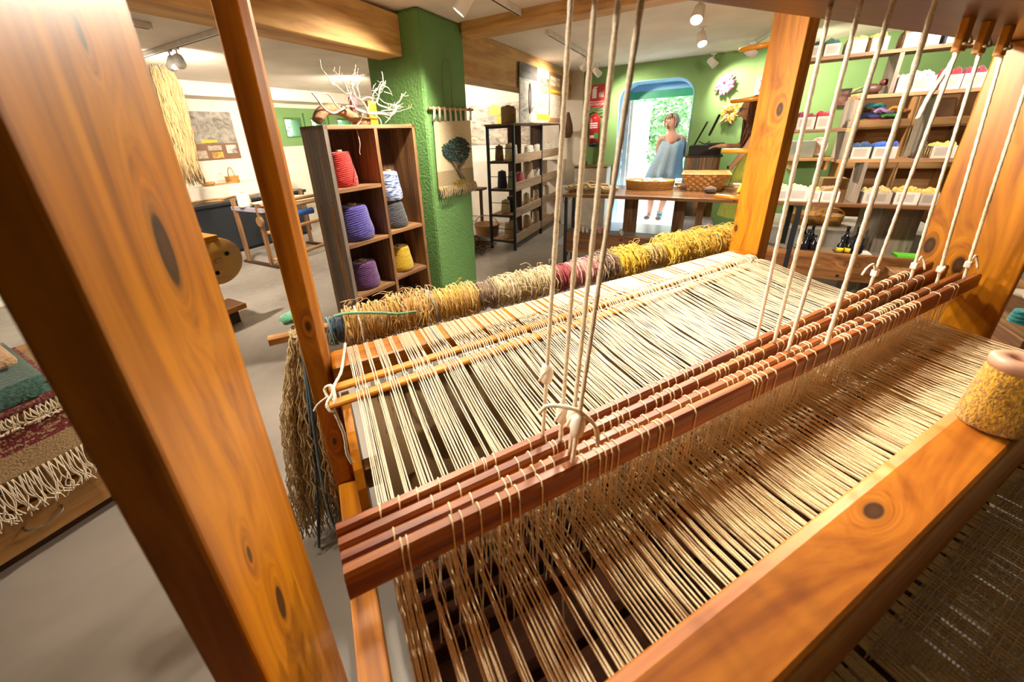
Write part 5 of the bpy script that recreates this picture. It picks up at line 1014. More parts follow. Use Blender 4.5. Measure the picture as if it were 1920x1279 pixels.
part(MB().tube(curve([(XF-.1, ey+.02, ez+.5), (XF-.14, ey+.09, ez+.45), (XF-.16, ey+.105, ez+.3), (XF-.14, ey+.10, ez+.15)]), .01, 8), 'hose', M['steel'], ex, True)
def cyl_patch(z0, z1, a0, a1, r=.0842, n=10): return MB().grid(lambda u, v: Vector((XF-.1+r*cos(a0+(a1-a0)*u), ey+r*sin(a0+(a1-a0)*u), z0+(z1-z0)*v)), n, 1)
lb = part(cyl_patch(ez+.12, ez+.36, pi-1.0, pi+1.0), 'label_plate', plain('label_red', 'a81c22', .4), ex, True)
for i, (z0, z1) in enumerate(((.33, .35), (.30, .318), (.272, .288), (.13, .17))): part(cyl_patch(ez+z0, ez+z1, pi-.75, pi+.75, .0846), 'text_line', M['wht'], lb, True)
part(cyl_patch(ez+.12, ez+.20, pi+.2, pi+1.0, .0848), 'green_tag', plain('tag_green', '4f9a4a', .5), lb, True)
part(MB().box((XF-.02, ey-.03, ez+.3), (XF-.001, ey+.03, ez+.42)), 'wall_bracket', M['steel'], ex)
ch = thing('white_chest', 'plain white wooden chest below the fire extinguisher', 'chest', (6.1, 1.45, 0))
part(MB().box((5.95, 1.205, 0), (6.29, 1.70, .90)), 'body', plain('chest_cream', 'd8cfc0', .6), ch, bev=.005); part(MB().box((5.94, 1.20, .901), (6.295, 1.705, .925)), 'lid', M['rec'][1], ch, bev=.003)
a = atX(1096, 302, 6.1); single(MB().ball((6.1, 1.60, .925+.04), (.05, .06, .04), 14, 9), 'clay_pot', plain('clay', '8a5a44', .6), 'small round clay pot on the white chest', 'pot', (6.1, 1.6, .925), smooth=True)
# ================================================================== pay counter, register, pouf
c0_, c1_ = atX(1288, 292, 5.5), atX(1352, 292, 5.5); zc_ = c0_.z
pc_ = thing('pay_counter', 'narrow pay counter clad in reclaimed boards', 'counter', (5.65, (c0_.y+c1_.y)/2, 0)); n = 5
part(MB().box((5.52, c1_.y, 0), (5.92, c0_.y, zc_-.02)), 'carcass', M['recd'][2], pc_)
for i in range(n):
    ya = c1_.y+(c0_.y-c1_.y)*i/n; part(MB().box((5.50, ya+.001, 0), (5.519, ya+(c0_.y-c1_.y)/n-.001, zc_-.02)), 'cladding_board', staves[(i*3) % 5] if i % 2 else M['rec'][2], pc_, bev=.002)
part(MB().box((5.48, c1_.y-.02, zc_-.02), (5.94, c0_.y+.02, zc_)), 'counter_top', M['recd'][1], pc_, bev=.003)
rg = thing('cash_register', 'black cash register with a tilted screen on the pay counter', 'cash register', (5.65, c0_.y-.15, zc_)); ym = (c0_.y+c1_.y)/2
part(MB().box((5.52, c1_.y+.01, zc_+.0005), (5.88, c0_.y-.01, zc_+.115)), 'drawer', M['steel'], rg, bev=.006)
part(MB().box((5.54, c1_.y-.02, zc_+.116), (5.70, ym-.02, zc_+.14)), 'keyboard', plain('key_grey', '4a4c52', .5), rg, bev=.003)
s_a, s_b = atX(1322, 215, 5.62), atX(1336, 255, 5.62)
rot = Matrix.Rotation(radians(18), 3, 'X'); part(MB().box((5.56, s_b.y-.012, s_b.z), (5.80, s_b.y+.012, s_a.z), rot), 'screen', plain('screen_dark', '20262c', .2), rg, bev=.004)
part(MB().box((5.575, s_b.y-.0165, s_b.z+.02), (5.785, s_b.y-.0125, s_a.z-.02), rot), 'display', plain('display_blue', '5f7d92', .15), rg)
q1, q2 = atX(1302, 268, 5.6), atX(1327, 228, 5.6); part(MB().beam((5.66, q1.y, zc_+.115), (5.66, q2.y, q2.z), .03, .02), 'stand_arm', M['steel'], rg); part(MB().tube(curve([(5.66, q1.y-.05, zc_+.16), (5.64, q1.y-.12, zc_+.13), (5.66, q1.y-.17, zc_+.16)]), .006, 6), 'cable', M['steel'], rg, True)
pa, pb = atz(1262, 405, .40), atz(1345, 408, .40); PYc = (pa.y+pb.y)/2
pf_ = thing('floor_pouf', 'grey buttoned square pouf below the pay counter', 'pouf', (5.2, PYc, 0))
def cush(u, v):
    x = 4.72+.50*u; y = PYc-.25+.50*v; e = (min(u, 1-u, .12)/.12)**.4*(min(v, 1-v, .12)/.12)**.4; h = .40*e
    for bu in (.25, .5, .75):
        for bv in (.25, .5, .75): h -= .035*math.exp(-((u-bu)**2+(v-bv)**2)/.0016)
    return Vector((x, y, max(0, h)))
part(MB().grid(cush, 44, 44), 'cushion', plain('grey_felt', '8b8a90', .9, .08, 60), pf_, True)
mb = MB()
for i in range(9): mb.ball((4.72+.5*(.25+.25*(i % 3)), PYc-.25+.5*(.25+.25*(i//3)), .366), (.014, .014, .008), 8, 5)
part(mb, 'button', plain('grey_button', '6e6d74', .8), pf_, True)
gp = atX(1370, 410, 5.2); single(MB().lathe([(.10, 0), (.13, .02), (.14, .22), (.125, .24)], (5.5, -.62, 0), 22), 'green_tub', plain('lime_tub', '8fb52c', .5), 'lime green tub on the floor by the pay counter', 'tub', (5.5, -.62, 0), smooth=True)
# ================================================================== LEFT SIDE OF THE ROOM
# drawer chest with rugs
CYF = 2.03
dc = thing('drawer_chest', 'pale varnished drawer chest under folded rugs', 'chest', (-.3, 2.3, 0))
cw = wood('chest_wood', ['8a6030', 'a97c42', 'bb8f55'], axis=0, rough=.4)
part(MB().box((-1.1, CYF+.02, .06), (.42, 2.65, .60)), 'body', cw, dc, bev=.004); part(MB().box((-1.08, CYF+.06, 0), (.40, 2.62, .059)), 'plinth', M['recd'][0], dc)
part(MB().box((-1.12, CYF-.01, .601), (.44, 2.67, .63)), 'top', cw, dc, bev=.005)
for xa, xb in ((-1.07, -.36), (-.34, .40)):
    for za, zb in ((.065, .235), (.25, .42), (.435, .59)):
        d = part(MB().box((xa, CYF, za), (xb, CYF+.019, zb)), 'drawer', cw, dc, bev=.004); xm = (xa+xb)/2; zm = (za+zb)/2
        part(MB().tube(curve([(xm-.05, CYF, zm+.01), (xm-.045, CYF-.022, zm), (xm, CYF-.028, zm-.012), (xm+.045, CYF-.022, zm), (xm+.05, CYF, zm+.01)], 3), .004, 6), 'handle', plain('handle_steel', 'a9a59c', .25, metal=.9) if 'handle_steel' not in bpy.data.materials else bpy.data.materials['handle_steel'], d, True, label='thin metal handle')
def rug_mat(name, base, band, lo, hi, axis='Z'):
    m, t, b = newmat(name); tc = nd(t, 'ShaderNodeTexCoord'); sx = nd(t, 'ShaderNodeSeparateXYZ'); t.links.new(tc.outputs['Object'], sx.inputs[0])
    n = nd(t, 'ShaderNodeTexNoise', Scale=160, Detail=3); t.links.new(tc.outputs['Object'], n.inputs['Vector']); L = lin(base); r = ramp(t, n.outputs[0], [tuple(x*.65 for x in L[:3])+(1,), L], [.35, .6])
    g = nd(t, 'ShaderNodeMath', operation='GREATER_THAN'); g.inputs[1].default_value = lo; l = nd(t, 'ShaderNodeMath', operation='LESS_THAN'); l.inputs[1].default_value = hi; t.links.new(sx.outputs[axis], g.inputs[0]); t.links.new(sx.outputs[axis], l.inputs[0])
    ck = nd(t, 'ShaderNodeTexChecker', Scale=70); mp = nd(t, 'ShaderNodeMapping'); mp.inputs['Rotation'].default_value = (0, .785, 0); t.links.new(tc.outputs['Object'], mp.inputs[0]); t.links.new(mp.outputs[0], ck.inputs['Vector']); n2 = nd(t, 'ShaderNodeTexNoise', Scale=95, Detail=2); t.links.new(tc.outputs['Object'], n2.inputs['Vector']); gt = nd(t, 'ShaderNodeMath', operation='GREATER_THAN'); gt.inputs[1].default_value = .46; t.links.new(n2.outputs[0], gt.inputs[0])
    m1 = nd(t, 'ShaderNodeMath', operation='MULTIPLY'); t.links.new(g.outputs[0], m1.inputs[0]); t.links.new(l.outputs[0], m1.inputs[1]); m3 = nd(t, 'ShaderNodeMath', operation='MULTIPLY'); t.links.new(m1.outputs[0], m3.inputs[0]); t.links.new(gt.outputs[0], m3.inputs[1])
    mx = nd(t, 'ShaderNodeMix', data_type='RGBA'); t.links.new(m3.outputs[0], mx.inputs[0]); t.links.new(r.outputs[0], mx.inputs[6]); mx.inputs[7].default_value = lin(band); t.links.new(mx.outputs[2], b.inputs['Base Color']); b.inputs['Roughness'].default_value = .95; bump(t, b, n.outputs[0], .7, .006); return m
def rug(name, lab, x0, x1, yb, z0, zb, th, mat, fr, frlen, nf):
    t = thing(name, lab, 'rug', ((x0+x1)/2, CYF-.02, z0)); prof = [(yb, z0), (CYF+.05, z0), (CYF-.005, z0-.002), (CYF-.03, z0-.02), (CYF-.036, z0-.06), (CYF-.034, (z0+zb)/2), (CYF-.038, zb)]
    def f(u, v):
        k = v*(len(prof)-1); i = min(len(prof)-2, int(k)); s = k-i; y = prof[i][0]*(1-s)+prof[i+1][0]*s; z = prof[i][1]*(1-s)+prof[i+1][1]*s
        return Vector((x0+(x1-x0)*u, y-.004*sin(u*23)*v, z))
    o = part(MB().grid(f, 40, 48), 'cloth', mat, t, True); s_ = o.modifiers.new('thick', 'SOLIDIFY'); s_.thickness = th; s_.offset = 1
    rn = random.Random(nf); mb = MB()
    for i in range(nf):
        x = x0+(x1-x0)*(i+.5)/nf
        for k in range(3): mb.tube(curve([(x+rn.uniform(-.003, .003), CYF-.04, zb+.012), (x+rn.uniform(-.012, .012), CYF-.05, zb-frlen*.4), (x+rn.uniform(-.018, .018), CYF-.046, zb-frlen*.75), (x+rn.uniform(-.022, .022), CYF-.05, zb-frlen*rn.uniform(.85, 1.05))], 3), .0024, 4)
    part(mb, 'fringe', fr, t, True, kind='stuff')
RB = .37
rug('woven_rug', 'beige woven rug with a maroon patterned band and long fringe over the chest', -1.0, .32, 2.5, .650, RB, .012, rug_mat('beige_rug', 'b59a72', '7a3038', .47-.65, .565-.65), M['cord'], .15, 90)
rug('woven_rug', 'maroon flecked rug with cream fringe folded over the beige rug', -1.0, .22, 2.52, .675, .60, .012, rug_mat('maroon_rug', 'a08468', '74303a', -1, 1), M['cord'], .05, 90)
rug('folded_blanket', 'teal green blanket folded on top of the rugs', -1.0, .20, 2.55, .702, .655, .012, yarn('teal_blanket', '3f6a60', '1f3d3a', scale=90), yarn('teal_fringe', '3f6a60', scale=90), .012, 10)
single(MB().box((-.95, 2.16, .715), (.18, 2.5, .755)), 'folded_cloth', yarn('pale_cloth', 'd6b48a', scale=90), 'pale peach folded cloth on the teal blanket', 'cloth', (-.4, 2.3, .715), bev=.015)
single(MB().box((-.9, 2.2, .7555), (.15, 2.5, .83)), 'wooden_box', M['pine'][0], 'low varnished wooden box on the folded cloth', 'box', (-.4, 2.35, .7555), bev=.005)
# spool stand (wooden winder with a round disc)
sf = atz(440, 608, 0); sx_, sy_ = sf.x-.05, sf.y+.02
ss = thing('spool_stand', 'wooden winding stand with a round drilled disc', 'winder', (sx_, sy_, 0)); pw = M['pine']
part(MB().box((sx_-.34, sy_-.02, 0), (sx_+.11, sy_+.20, .115)), 'base_block', M['recd'][0], ss, bev=.004); part(MB().box((sx_-.36, sy_-.06, .116), (sx_+.17, sy_+.24, .16)), 'base_board', pw[0], ss, bev=.004)
part(MB().box((sx_-.08, sy_+.05, .161), (sx_+.06, sy_+.15, .70)), 'upright', pw[2], ss, bev=.004)
dcx, dcy = sx_+.07, sy_-.03; dz = .575
cc = MB(); N = 40; rad_ = .195
cc.lathe([(rad_-.004, 0), (rad_, .004), (rad_, .026), (rad_-.004, .03)], (dcx, dcy+.03, dz), 44, ax=(0, -1, 0)); dsk = part(cc, 'disc', wood('disc_wood', ['a8742a', 'c28f3f', 'cf9f52'], axis=0, cross=3), ss, True)
for a in (.5, 2.6, 4.4): part(MB().lathe([(.018, 0), (.018, .002)], (dcx+.095*cos(a), dcy-.0005, dz+.095*sin(a)), 16, ax=(0, -1, 0)), 'hole', plain('hole_black', '0d0906', .9) if 'hole_black' not in bpy.data.materials else bpy.data.materials['hole_black'], dsk)
part(MB().box((dcx-.02, dcy-.02, dz-.016), (dcx+.035, dcy-.001, dz+.02)), 'hub_wedge', M['light'][0], dsk, bev=.002); part(MB().box((dcx-.05, dcy-.012, dz-.002), (dcx-.02, dcy-.004, dz+.004)), 'hub_pin', M['light'][0], dsk)
part(MB().box((sx_-.36, sy_-.04, .74), (sx_+.12, sy_+.22, .79)), 'top_board', pw[0], ss, bev=.004); part(MB().box((sx_-.34, sy_-.0, .791), (sx_+.02, sy_+.18, .90)), 'top_block', M['rec'][0], ss, bev=.004); part(MB().lathe([(.02, 0), (.024, .03), (.016, .05)], (sx_+.02, sy_+.09, .84), 14, ax=(1, 0, 0)), 'axle_knob', pw[0], ss, True)
part(MB().box((sx_-.33, sy_+.05, .161), (sx_-.24, sy_+.15, .739)), 'upright', pw[2], ss, bev=.004)
# black chest before the ledge
bx0, bx1 = 1.2, 4.0
bc = thing('black_chest', 'long black chest against the white ledge', 'chest', (2.9, 5.95, 0))
bm = plain('black_paint', '23262b', .35, .1)
part(MB().box((bx0, 5.72, .05), (bx1, 6.14, .70)), 'body', bm, bc, bev=.006); part(MB().box((bx0-.02, 5.68, .701), (bx1+.02, 6.155, .745)), 'lid', bm, bc, bev=.006); part(MB().box((bx0+.05, 5.76, 0), (bx1-.05, 6.10, .049)), 'plinth', M['steel'], bc)
rn = random.Random(17)
for i in range(9):
    x = 2.45+.085*i+rn.uniform(-.03, .03); y = 5.86+rn.uniform(-.06, .1); a = rn.uniform(-.5, .5); L = .16
    single(MB().tube([(x-L*cos(a), y-L*sin(a), .762+.014*(i % 2)), (x, y, .766+.014*(i % 2)), (x+L*cos(a), y+L*sin(a), .762+.014*(i % 2))], [.006, .014, .006], 8), 'weaving_shuttle', M['light'][0], 'pale wooden shuttle in the pile on the black chest', 'shuttle', (x, y, .745), group='shuttles on the black chest', smooth=True)
a = atY(437, 336, 6.3); basket('wicker_basket', 'tiny wicker basket with a hoop handle on the white ledge', (a.x, 6.32, .9305), .085, .075, .10, M['wick'], .13, 1.1, 28, 6)
a = atY(392, 350, 6.3); single(MB().lathe([(.05, .9305), (.085, .96), (.09, .985), (.08, .98), (.045, .94)], (a.x, 6.3, 0), 20), 'wooden_bowl', M['light'][0], 'small pale wooden bowl on the ledge under the jute bundle', 'bowl', (a.x, 6.3, .9305), smooth=True)
a = atY(420, 346, 6.25); single(MB().box((a.x-.15, 6.22, .9305), (a.x+.15, 6.3, .95)), 'wooden_ruler', M['light'][0], 'flat wooden stick lying on the white ledge', 'stick', (a.x, 6.25, .9305))
# jute bundle hanging from the ceiling
mb = MB(); rn = random.Random(12); JY = 5.2
ctr = [atY(x, y, JY) for x, y in ((300, 122), (318, 170), (330, 220), (345, 270), (352, 310), (368, 348))]
hw_ = [.09, .12, .12, .11, .10, .11]
def jc(t):
    k = t*5; i = min(4, int(k)); s = k-i; return ctr[i]*(1-s)+ctr[i+1]*s, hw_[i]*(1-s)+hw_[i+1]*s
jt = thing('jute_bundle', 'thick blond jute fibre bundle hanging from the ceiling', 'fibre bundle', ctr[5])
for g in range(2):
    mb = MB()
    for i in range(170):
        a = rn.uniform(0, 6.28); q = sqrt(rn.random()); pts = []; t0 = rn.uniform(0, .1); t1 = rn.uniform(.55, 1) if g else rn.uniform(.8, 1)
        for k in range(11):
            c_, h_ = jc(t0+(t1-t0)*k/10); tw = a+k*.12*(1 if g else -.6); pts.append(c_+Vector((h_*q*cos(tw)+rn.uniform(-.012, .012), h_*.8*q*sin(tw)+rn.uniform(-.012, .012), rn.uniform(-.01, .01))))
        mb.tube(pts, .0045, 4)
    part(mb, 'fibre', yarn('jute_%d' % g, ('b08f58', '977843')[g], ('7a5c30', '5e4522')[g], scale=120), jt, True, kind='stuff')
part(MB().tube([ctr[0]+Vector((0, 0, -.05)), Vector((ctr[0].x, ctr[0].y, CEIL))], .006, 6), 'hanging_cord', M['cord'], jt, True)
# small floor loom behind the near post
fa = atz(505, 503, 0); LX, LYs = fa.x+.05, fa.y
sl = thing('small_loom', 'small floor loom with white warp and a blue roller beside the black chest', 'loom', (LX+.35, LYs+.2, 0))
for x in (LX, LX+.95):
    part(MB().box((x-.02, LYs-.02, .03), (x+.02, LYs+.02, .80)), 'post', M['rec'][2], sl); part(MB().box((x-.02, LYs+.48, .03), (x+.02, LYs+.52, .84)), 'post', M['rec'][2], sl); part(MB().box((x-.025, LYs-.15, 0), (x+.025, LYs+.6, .03)), 'foot', M['recd'][1], sl); part(MB().box((x-.018, LYs-.1, .70), (x+.018, LYs+.55, .75)), 'arm', plain('lilac_grey', '9b94a3', .5) if 'lilac_grey' not in bpy.data.materials else bpy.data.materials['lilac_grey'], sl)
for z, nme in ((.72, 'front_beam'), (.45, 'knee_beam'), (.79, 'top_beam'), (.10, 'base_beam')): part(MB().tube([(LX+.01, LYs-.06 if z < .8 else LYs, z), (LX+.94, LYs-.06 if z < .8 else LYs, z)], .022, 10), nme, M['light'][0], sl, True)
part(MB().lathe([(.042, 0), (.042, .5)], (LX+.18, LYs-.06, .60), 18, ax=(1, 0, 0)), 'cloth_roll', plain('cobalt_cloth', '2f5fb0', .7), sl, True); part(MB().lathe([(.06, 0), (.06, .03)], (LX-.06, LYs-.06, .60), 18, ax=(1, 0, 0)), 'ratchet', M['rec'][2], sl)
mb = MB()
for i in range(70): x = LX+.1+.75*i/69; mb.tube([(x, LYs-.06, .745), (x, LYs+.2, .77), (x, LYs+.5, .76)], .003, 3, caps=False); mb.tube([(x, LYs, .6), (x, LYs+.01, .74)], .0025, 3, caps=False)
part(mb, 'warp', M['warp'], sl, True, kind='stuff')
k = cone('yarn_cone', 'large white yarn cone on the arm of the small loom', (LX+.02, LYs+.28, .7505), .075, .066, .17, cm['white'])
# stones and trays beyond the far upright
st = atz(1890, 610, .45)
wt = thing('stone_table', 'low plank table with driftwood trays beyond the loom upright', 'table', (2.9, -1.75, 0))
part(MB().box((2.25, -2.5, .40), (3.55, -1.28, .44)), 'table_top', M['rec'][0], wt, bev=.004)
for x in (2.35, 3.45):
    for y in (-2.4, -1.38): part(MB().box((x-.03, y-.03, 0), (x+.03, y+.03, .399)), 'leg', M['rec'][2], wt)
a = atz(1880, 615, .47); part(MB().box((2.35, -1.62, .4405), (3.2, -1.36, .50)), 'tray_rim', M['rec'][0], wt, bev=.004)
rn = random.Random(40)
for i in range(16):
    x, y = 2.55+.085*(i % 8)+rn.uniform(-.02, .02), -1.72-.11*(i//8)+rn.uniform(-.02, .02); r = rn.uniform(.03, .045)
    single(MB().ball((x, y, .4405+r*.62), (r*1.25, r, r*.62), 12, 8, wob=.04), 'pebble', plain('pebble_%d' % (i % 3), ('d8cfc0', 'b9ab98', '9a8f84')[i % 3], .55) if 'pebble_%d' % (i % 3) not in bpy.data.materials else bpy.data.materials['pebble_%d' % (i % 3)], 'smooth pale pebble among the stones on the low plank table', 'stone', (x, y, .4405), group='pebbles on the plank table', smooth=True)
a = atz(1918, 612, .5); cone('yarn_cone', 'teal yarn ball on the low plank table', (a.x+.05, a.y-.02, .4405), .05, .04, .12, yarn('teal_ball', '1f8f94', None, ring=40))
for k_, (y, z0) in enumerate(((-2.9, 0), (-2.9, .5))): pass
wb_ = thing('plank_bench_back', 'stack of weathered planks behind the low plank table', 'planks', (3.2, -2.7, 0))
for i in range(7): part(MB().box((2.0, -2.72-.02*(i % 2), .10*i), (4.2, -2.62, .10*i+.095)), 'plank', M['rec'][0] if i % 2 else M['recd'][0], wb_, bev=.004)

# ================================================================== PEOPLE
def skin_body(name, pts, edges, mat, parent, root=0, sub=2):
    me = bpy.data.meshes.new(name); off = base_of(parent); me.from_pydata([Vector(p)-off for p, r in pts], edges, []); me.materials.append(mat)
    o = bpy.data.objects.new(name, me); COL.objects.link(o); o.parent = parent
    m = o.modifiers.new('skin', 'SKIN'); m.use_smooth_shade = True
    for i, (p, r) in enumerate(pts):
        s = me.skin_vertices[0].data[i]; rr = r if isinstance(r, tuple) else (r, r); s.radius = rr; s.use_root = (i == root)
    m = o.modifiers.new('sub', 'SUBSURF'); m.levels = sub; m.render_levels = sub; return o
skinm = plain('skin', 'c98f6e', .5, .06, 20, bmp=.05); skin2 = plain('skin_tan', 'd39c78', .5, .06, 20, bmp=.05)
def ell(c, rx, ry, z, n=24, ph=0): return [(c[0]+rx*cos(2*pi*k/n+ph), c[1]+ry*sin(2*pi*k/n+ph), z) for k in range(n)]
def hand(pts, edges, wrist_i, w, d, side, s=1.0):      # palm, four fingers and a thumb rooted at a wrist vertex
    d = Vector(d).normalized(); side = Vector(side).normalized(); w = Vector(w); pi_ = len(pts); pts.append((w+d*.05*s, (.030*s, .016*s))); edges.append((wrist_i, pi_))
    for k, (o, L) in enumerate(((-.027, .060), (-.009, .072), (.009, .067), (.027, .052))):
        b = len(pts); base = w+d*.085*s+side*o*s; dn = Vector((0, 0, -1)); pts += [(base, .0095*s), (base+d*L*.5*s+dn*.006, .0085*s), (base+d*L*.85*s+dn*.022, .0075*s)]; edges += [(pi_, b), (b, b+1), (b+1, b+2)]
    b = len(pts); pts += [(w+d*.035*s-side*.036*s, .0105*s), (w+d*.07*s-side*.055*s, .009*s)]; edges += [(pi_, b), (b, b+1)]
# --- the woman leaning in the doorway (faces the room, -X; her weight against the right jamb)
wx = 6.70
def WP(x, y, dx=0): q = atX(x, y, wx+dx); return Vector((q.x, q.y, q.z))
fL, fR = WP(1214, 408), WP(1236, 406)
wmn = thing('person', 'woman in a pale blue strappy top leaning in the arched doorway', 'person', (wx, (fL.y+fR.y)/2, 0))
pel = WP(1243, 318); chest = WP(1258, 268); nk = WP(1261, 250); hd = WP(1258, 233)
pts = []; E_ = []
def add(p, r, prev=None):
    pts.append((Vector(p), r)); i = len(pts)-1
    if prev is not None: E_.append((prev, i))
    return i
i0 = add(pel, (.155, .11)); i1 = add(pel*.55+chest*.45, (.135, .10), i0); i2 = add(chest, (.155, .10), i1); i3 = add(WP(1260, 257), (.11, .075), i2); i4 = add(nk, (.052, .052), i3); i5 = add(WP(1260, 244), (.052, .055), i4); i6 = add(WP(1258.5, 236, -.01), (.068, .078), i5); i7 = add(WP(1258, 226), (.074, .088), i6); i8 = add(WP(1258, 219), (.055, .07), i7)
for s, (sh, el, wr) in ((1, (WP(1239, 259), WP(1232, 286, .06), WP(1246, 304, .13))), (-1, (WP(1281, 258), WP(1285, 286, .08), WP(1272, 304, .14)))):
    a = add(sh, .050, i3); b = add(sh*.5+el*.5, .043, a); c = add(el, .037, b); d = add(wr, .027, c); hand(pts, E_, d, wr, (0, .9*(-s), -.3), (1, 0, 0))
for hp, kn, an, ft in ((WP(1232, 330), WP(1221, 372, -.03), WP(1217, 401), fL), (WP(1253, 330), WP(1246, 371, -.04), WP(1236, 400), fR)):
    a = add(hp, .085, i0); b = add(hp*.5+kn*.5, .073, a); c = add(kn, .052, b); d = add(kn*.62+an*.38, .054, c); e = add(Vector((an.x, an.y, .09)), .034, d); g = add(Vector((an.x, an.y, .045)), .036, e); h_ = add(Vector((an.x-.11, an.y+.01, .035)), (.036, .024), g)
body = skin_body('body', pts, E_, skinm, wmn)
def face(parent, c, fwd, scale, sk, lip='a4564e', glasses=False):
    f = Vector(fwd).normalized(); s = Vector((0, 0, 1)).cross(f).normalized(); up = Vector((0, 0, 1)); c = Vector(c); R = scale
    part(MB().ball(c, (.078*R, .078*R, .108*R), 20, 14), 'head', sk, parent, True)
    mb = MB(); mb.tube([c+f*.072*R+up*.02*R, c+f*.092*R-up*.012*R, c+f*.10*R-up*.028*R, c+f*.078*R-up*.036*R], [.008*R, .011*R, .014*R, .008*R], 8); part(mb, 'nose', sk, parent, True)
    ew, ed = plain('eye_white', 'e8e2da', .3) if 'eye_white' not in bpy.data.materials else bpy.data.materials['eye_white'], plain('eye_dark', '2a1c14', .3) if 'eye_dark' not in bpy.data.materials else bpy.data.materials['eye_dark']
    for k in (-1, 1):
        e = c+f*.066*R+s*k*.030*R+up*.008*R; part(MB().ball(e, .0125*R, 10, 8), 'eye', ew, parent, True); part(MB().ball(e+f*.008*R, .0065*R, 8, 6), 'iris', ed, parent, True)
        part(MB().tube([e+f*.008*R+up*.018*R-s*.016*R, e+f*.012*R+up*.024*R, e+f*.006*R+up*.018*R+s*.016*R], .0035*R, 5), 'eyebrow', ed, parent, True)
        part(MB().ball(c+s*k*.078*R-f*.005*R, (.016*R, .012*R, .028*R), 10, 8), 'ear', sk, parent, True)
        if glasses: part(MB().tube([e+f*.016*R+s*.022*R*cos(a)+up*.017*R*sin(a) for a in [2*pi*i/16 for i in range(16)]], .0028*R, 5, closed=True), 'glasses_rim', M['steel'], parent, True); part(MB().tube([e+f*.014*R+s*k*.02*R, c+s*k*.08*R+up*.012*R], .0025*R, 5), 'glasses_arm', M['steel'], parent, True)
    part(MB().tube([c+f*.070*R-up*.052*R-s*.024*R, c+f*.084*R-up*.055*R, c+f*.070*R-up*.052*R+s*.024*R], [.004*R, .007*R, .004*R], 6), 'mouth', plain('lips_'+lip, lip, .4) if 'lips_'+lip not in bpy.data.materials else bpy.data.materials['lips_'+lip], parent, True)
hc_ = WP(1258, 231); face(body, hc_, (-1, .55, -.12), 1.0, skinm)
mb = MB(); rn = random.Random(6); hc2 = hc_+Vector((.012, -.008, .014))
hf = Vector((-1, .55, 0)).normalized()
for i in range(360):
    th_ = rn.uniform(0, pi*.62); ph = rn.uniform(0, 2*pi); d = Vector((sin(th_)*cos(ph), sin(th_)*sin(ph), cos(th_)))
    if d.dot(hf) > .38 and d.z < .72: continue
    p = hc2+Vector((d.x*.092, d.y*.092, d.z*.118)); dn = Vector((d.x*.25, d.y*.25, -1)); dn = (dn-d*dn.dot(d)).normalized(); mb.tube([p+d*.004, p+dn*.03+d*.008, p+dn*.06+d*.0], [.010, .010, .004], 5)
mb.ball(hc2-hf*.030+Vector((0, 0, .012)), (.088, .088, .106), 18, 12)
part(mb, 'hair', [plain('grey_brown_hair', '9c846e', .6, .3, 60)][0], wmn, True, label='short grey brown hair')
# flared camisole
n = 36; rings = []
for k, (px_, py_, rx, ry) in enumerate(((1262, 263, .135, .150), (1260, 272, .155, .172), (1256, 288, .165, .18), (1251, 304, .17, .205), (1247, 320, .175, .235), (1245, 333, .185, .25))):
    c = WP(px_, py_); rings.append([(c.x+(rx+.016*k*.35*sin(j*2*pi/n*9))*cos(2*pi*j/n), c.y+(ry+.018*k*.4*sin(j*2*pi/n*9))*sin(2*pi*j/n), c.z-.10*(k/5)*max(0, sin(2*pi*j/n))*.3-(.05 if k == 0 and abs(sin(2*pi*j/n)) < .3 else .02 if k == 0 and abs(sin(2*pi*j/n)) < .6 else 0)) for j in range(n)])
o = part(MB().loft(rings, caps=False), 'camisole', plain('pale_blue_linen', '9fb0b8', .85, .1, 40), wmn, True, label='pale blue flared strappy top'); s_ = o.modifiers.new('thick', 'SOLIDIFY'); s_.thickness = .006
for k in (1246, 1278): part(MB().tube(curve([WP(k, 264, -.10), WP(k-1 if k < 1260 else k, 256, -.06), WP(k, 255, .04), WP(k, 262, .10)]), .006, 6), 'strap', bpy.data.materials['pale_blue_linen'], o, True)
part(MB().tube(curve([WP(1253, 258, -.06), WP(1257, 267, -.125), WP(1262, 265, -.12), WP(1268, 257, -.06)]), .003, 5), 'necklace', plain('coral_beads', 'c8502f', .4), wmn, True)
n = 28; rings = []
for px_, py_, rx, ry in ((1246, 312, .125, .175), (1243, 325, .13, .19), (1240, 340, .135, .20)):
    c = WP(px_, py_); rings.append([(c.x+rx*cos(2*pi*j/n), c.y+ry*sin(2*pi*j/n), c.z) for j in range(n)])
sh_m = plain('beige_shorts', 'c3b098', .85); part(MB().loft(rings), 'shorts', sh_m, wmn, True, label='beige shorts')
for hp, kn in ((WP(1231, 336), WP(1222, 357, -.02)), (WP(1252, 336), WP(1248, 357, -.03))): part(MB().tube([hp, kn], [.105, .098], 18), 'shorts_leg', sh_m, wmn, True)
for fp, sock in ((fL, None), (fR, plain('teal_sock', '2f8fb5', .8))):
    sh = part(MB().ball((wx-.055, fp.y+.005, .036), (.135, .05, .036), 18, 10), 'shoe', plain('brown_sandal', '6e5a4c', .6) if 'brown_sandal' not in bpy.data.materials else bpy.data.materials['brown_sandal'], wmn, True)
    part(MB().tube([(wx-.09, fp.y-.05, .045), (wx-.09, fp.y, .078), (wx-.09, fp.y+.06, .045)], .012, 8), 'sandal_strap', M['cordw'], sh, True)
    if sock: part(MB().lathe([(.043, .05), (.045, .09), (.042, .15)], (wx+.01, fp.y, 0), 16), 'sock', sock, wmn, True, label='teal ankle sock')
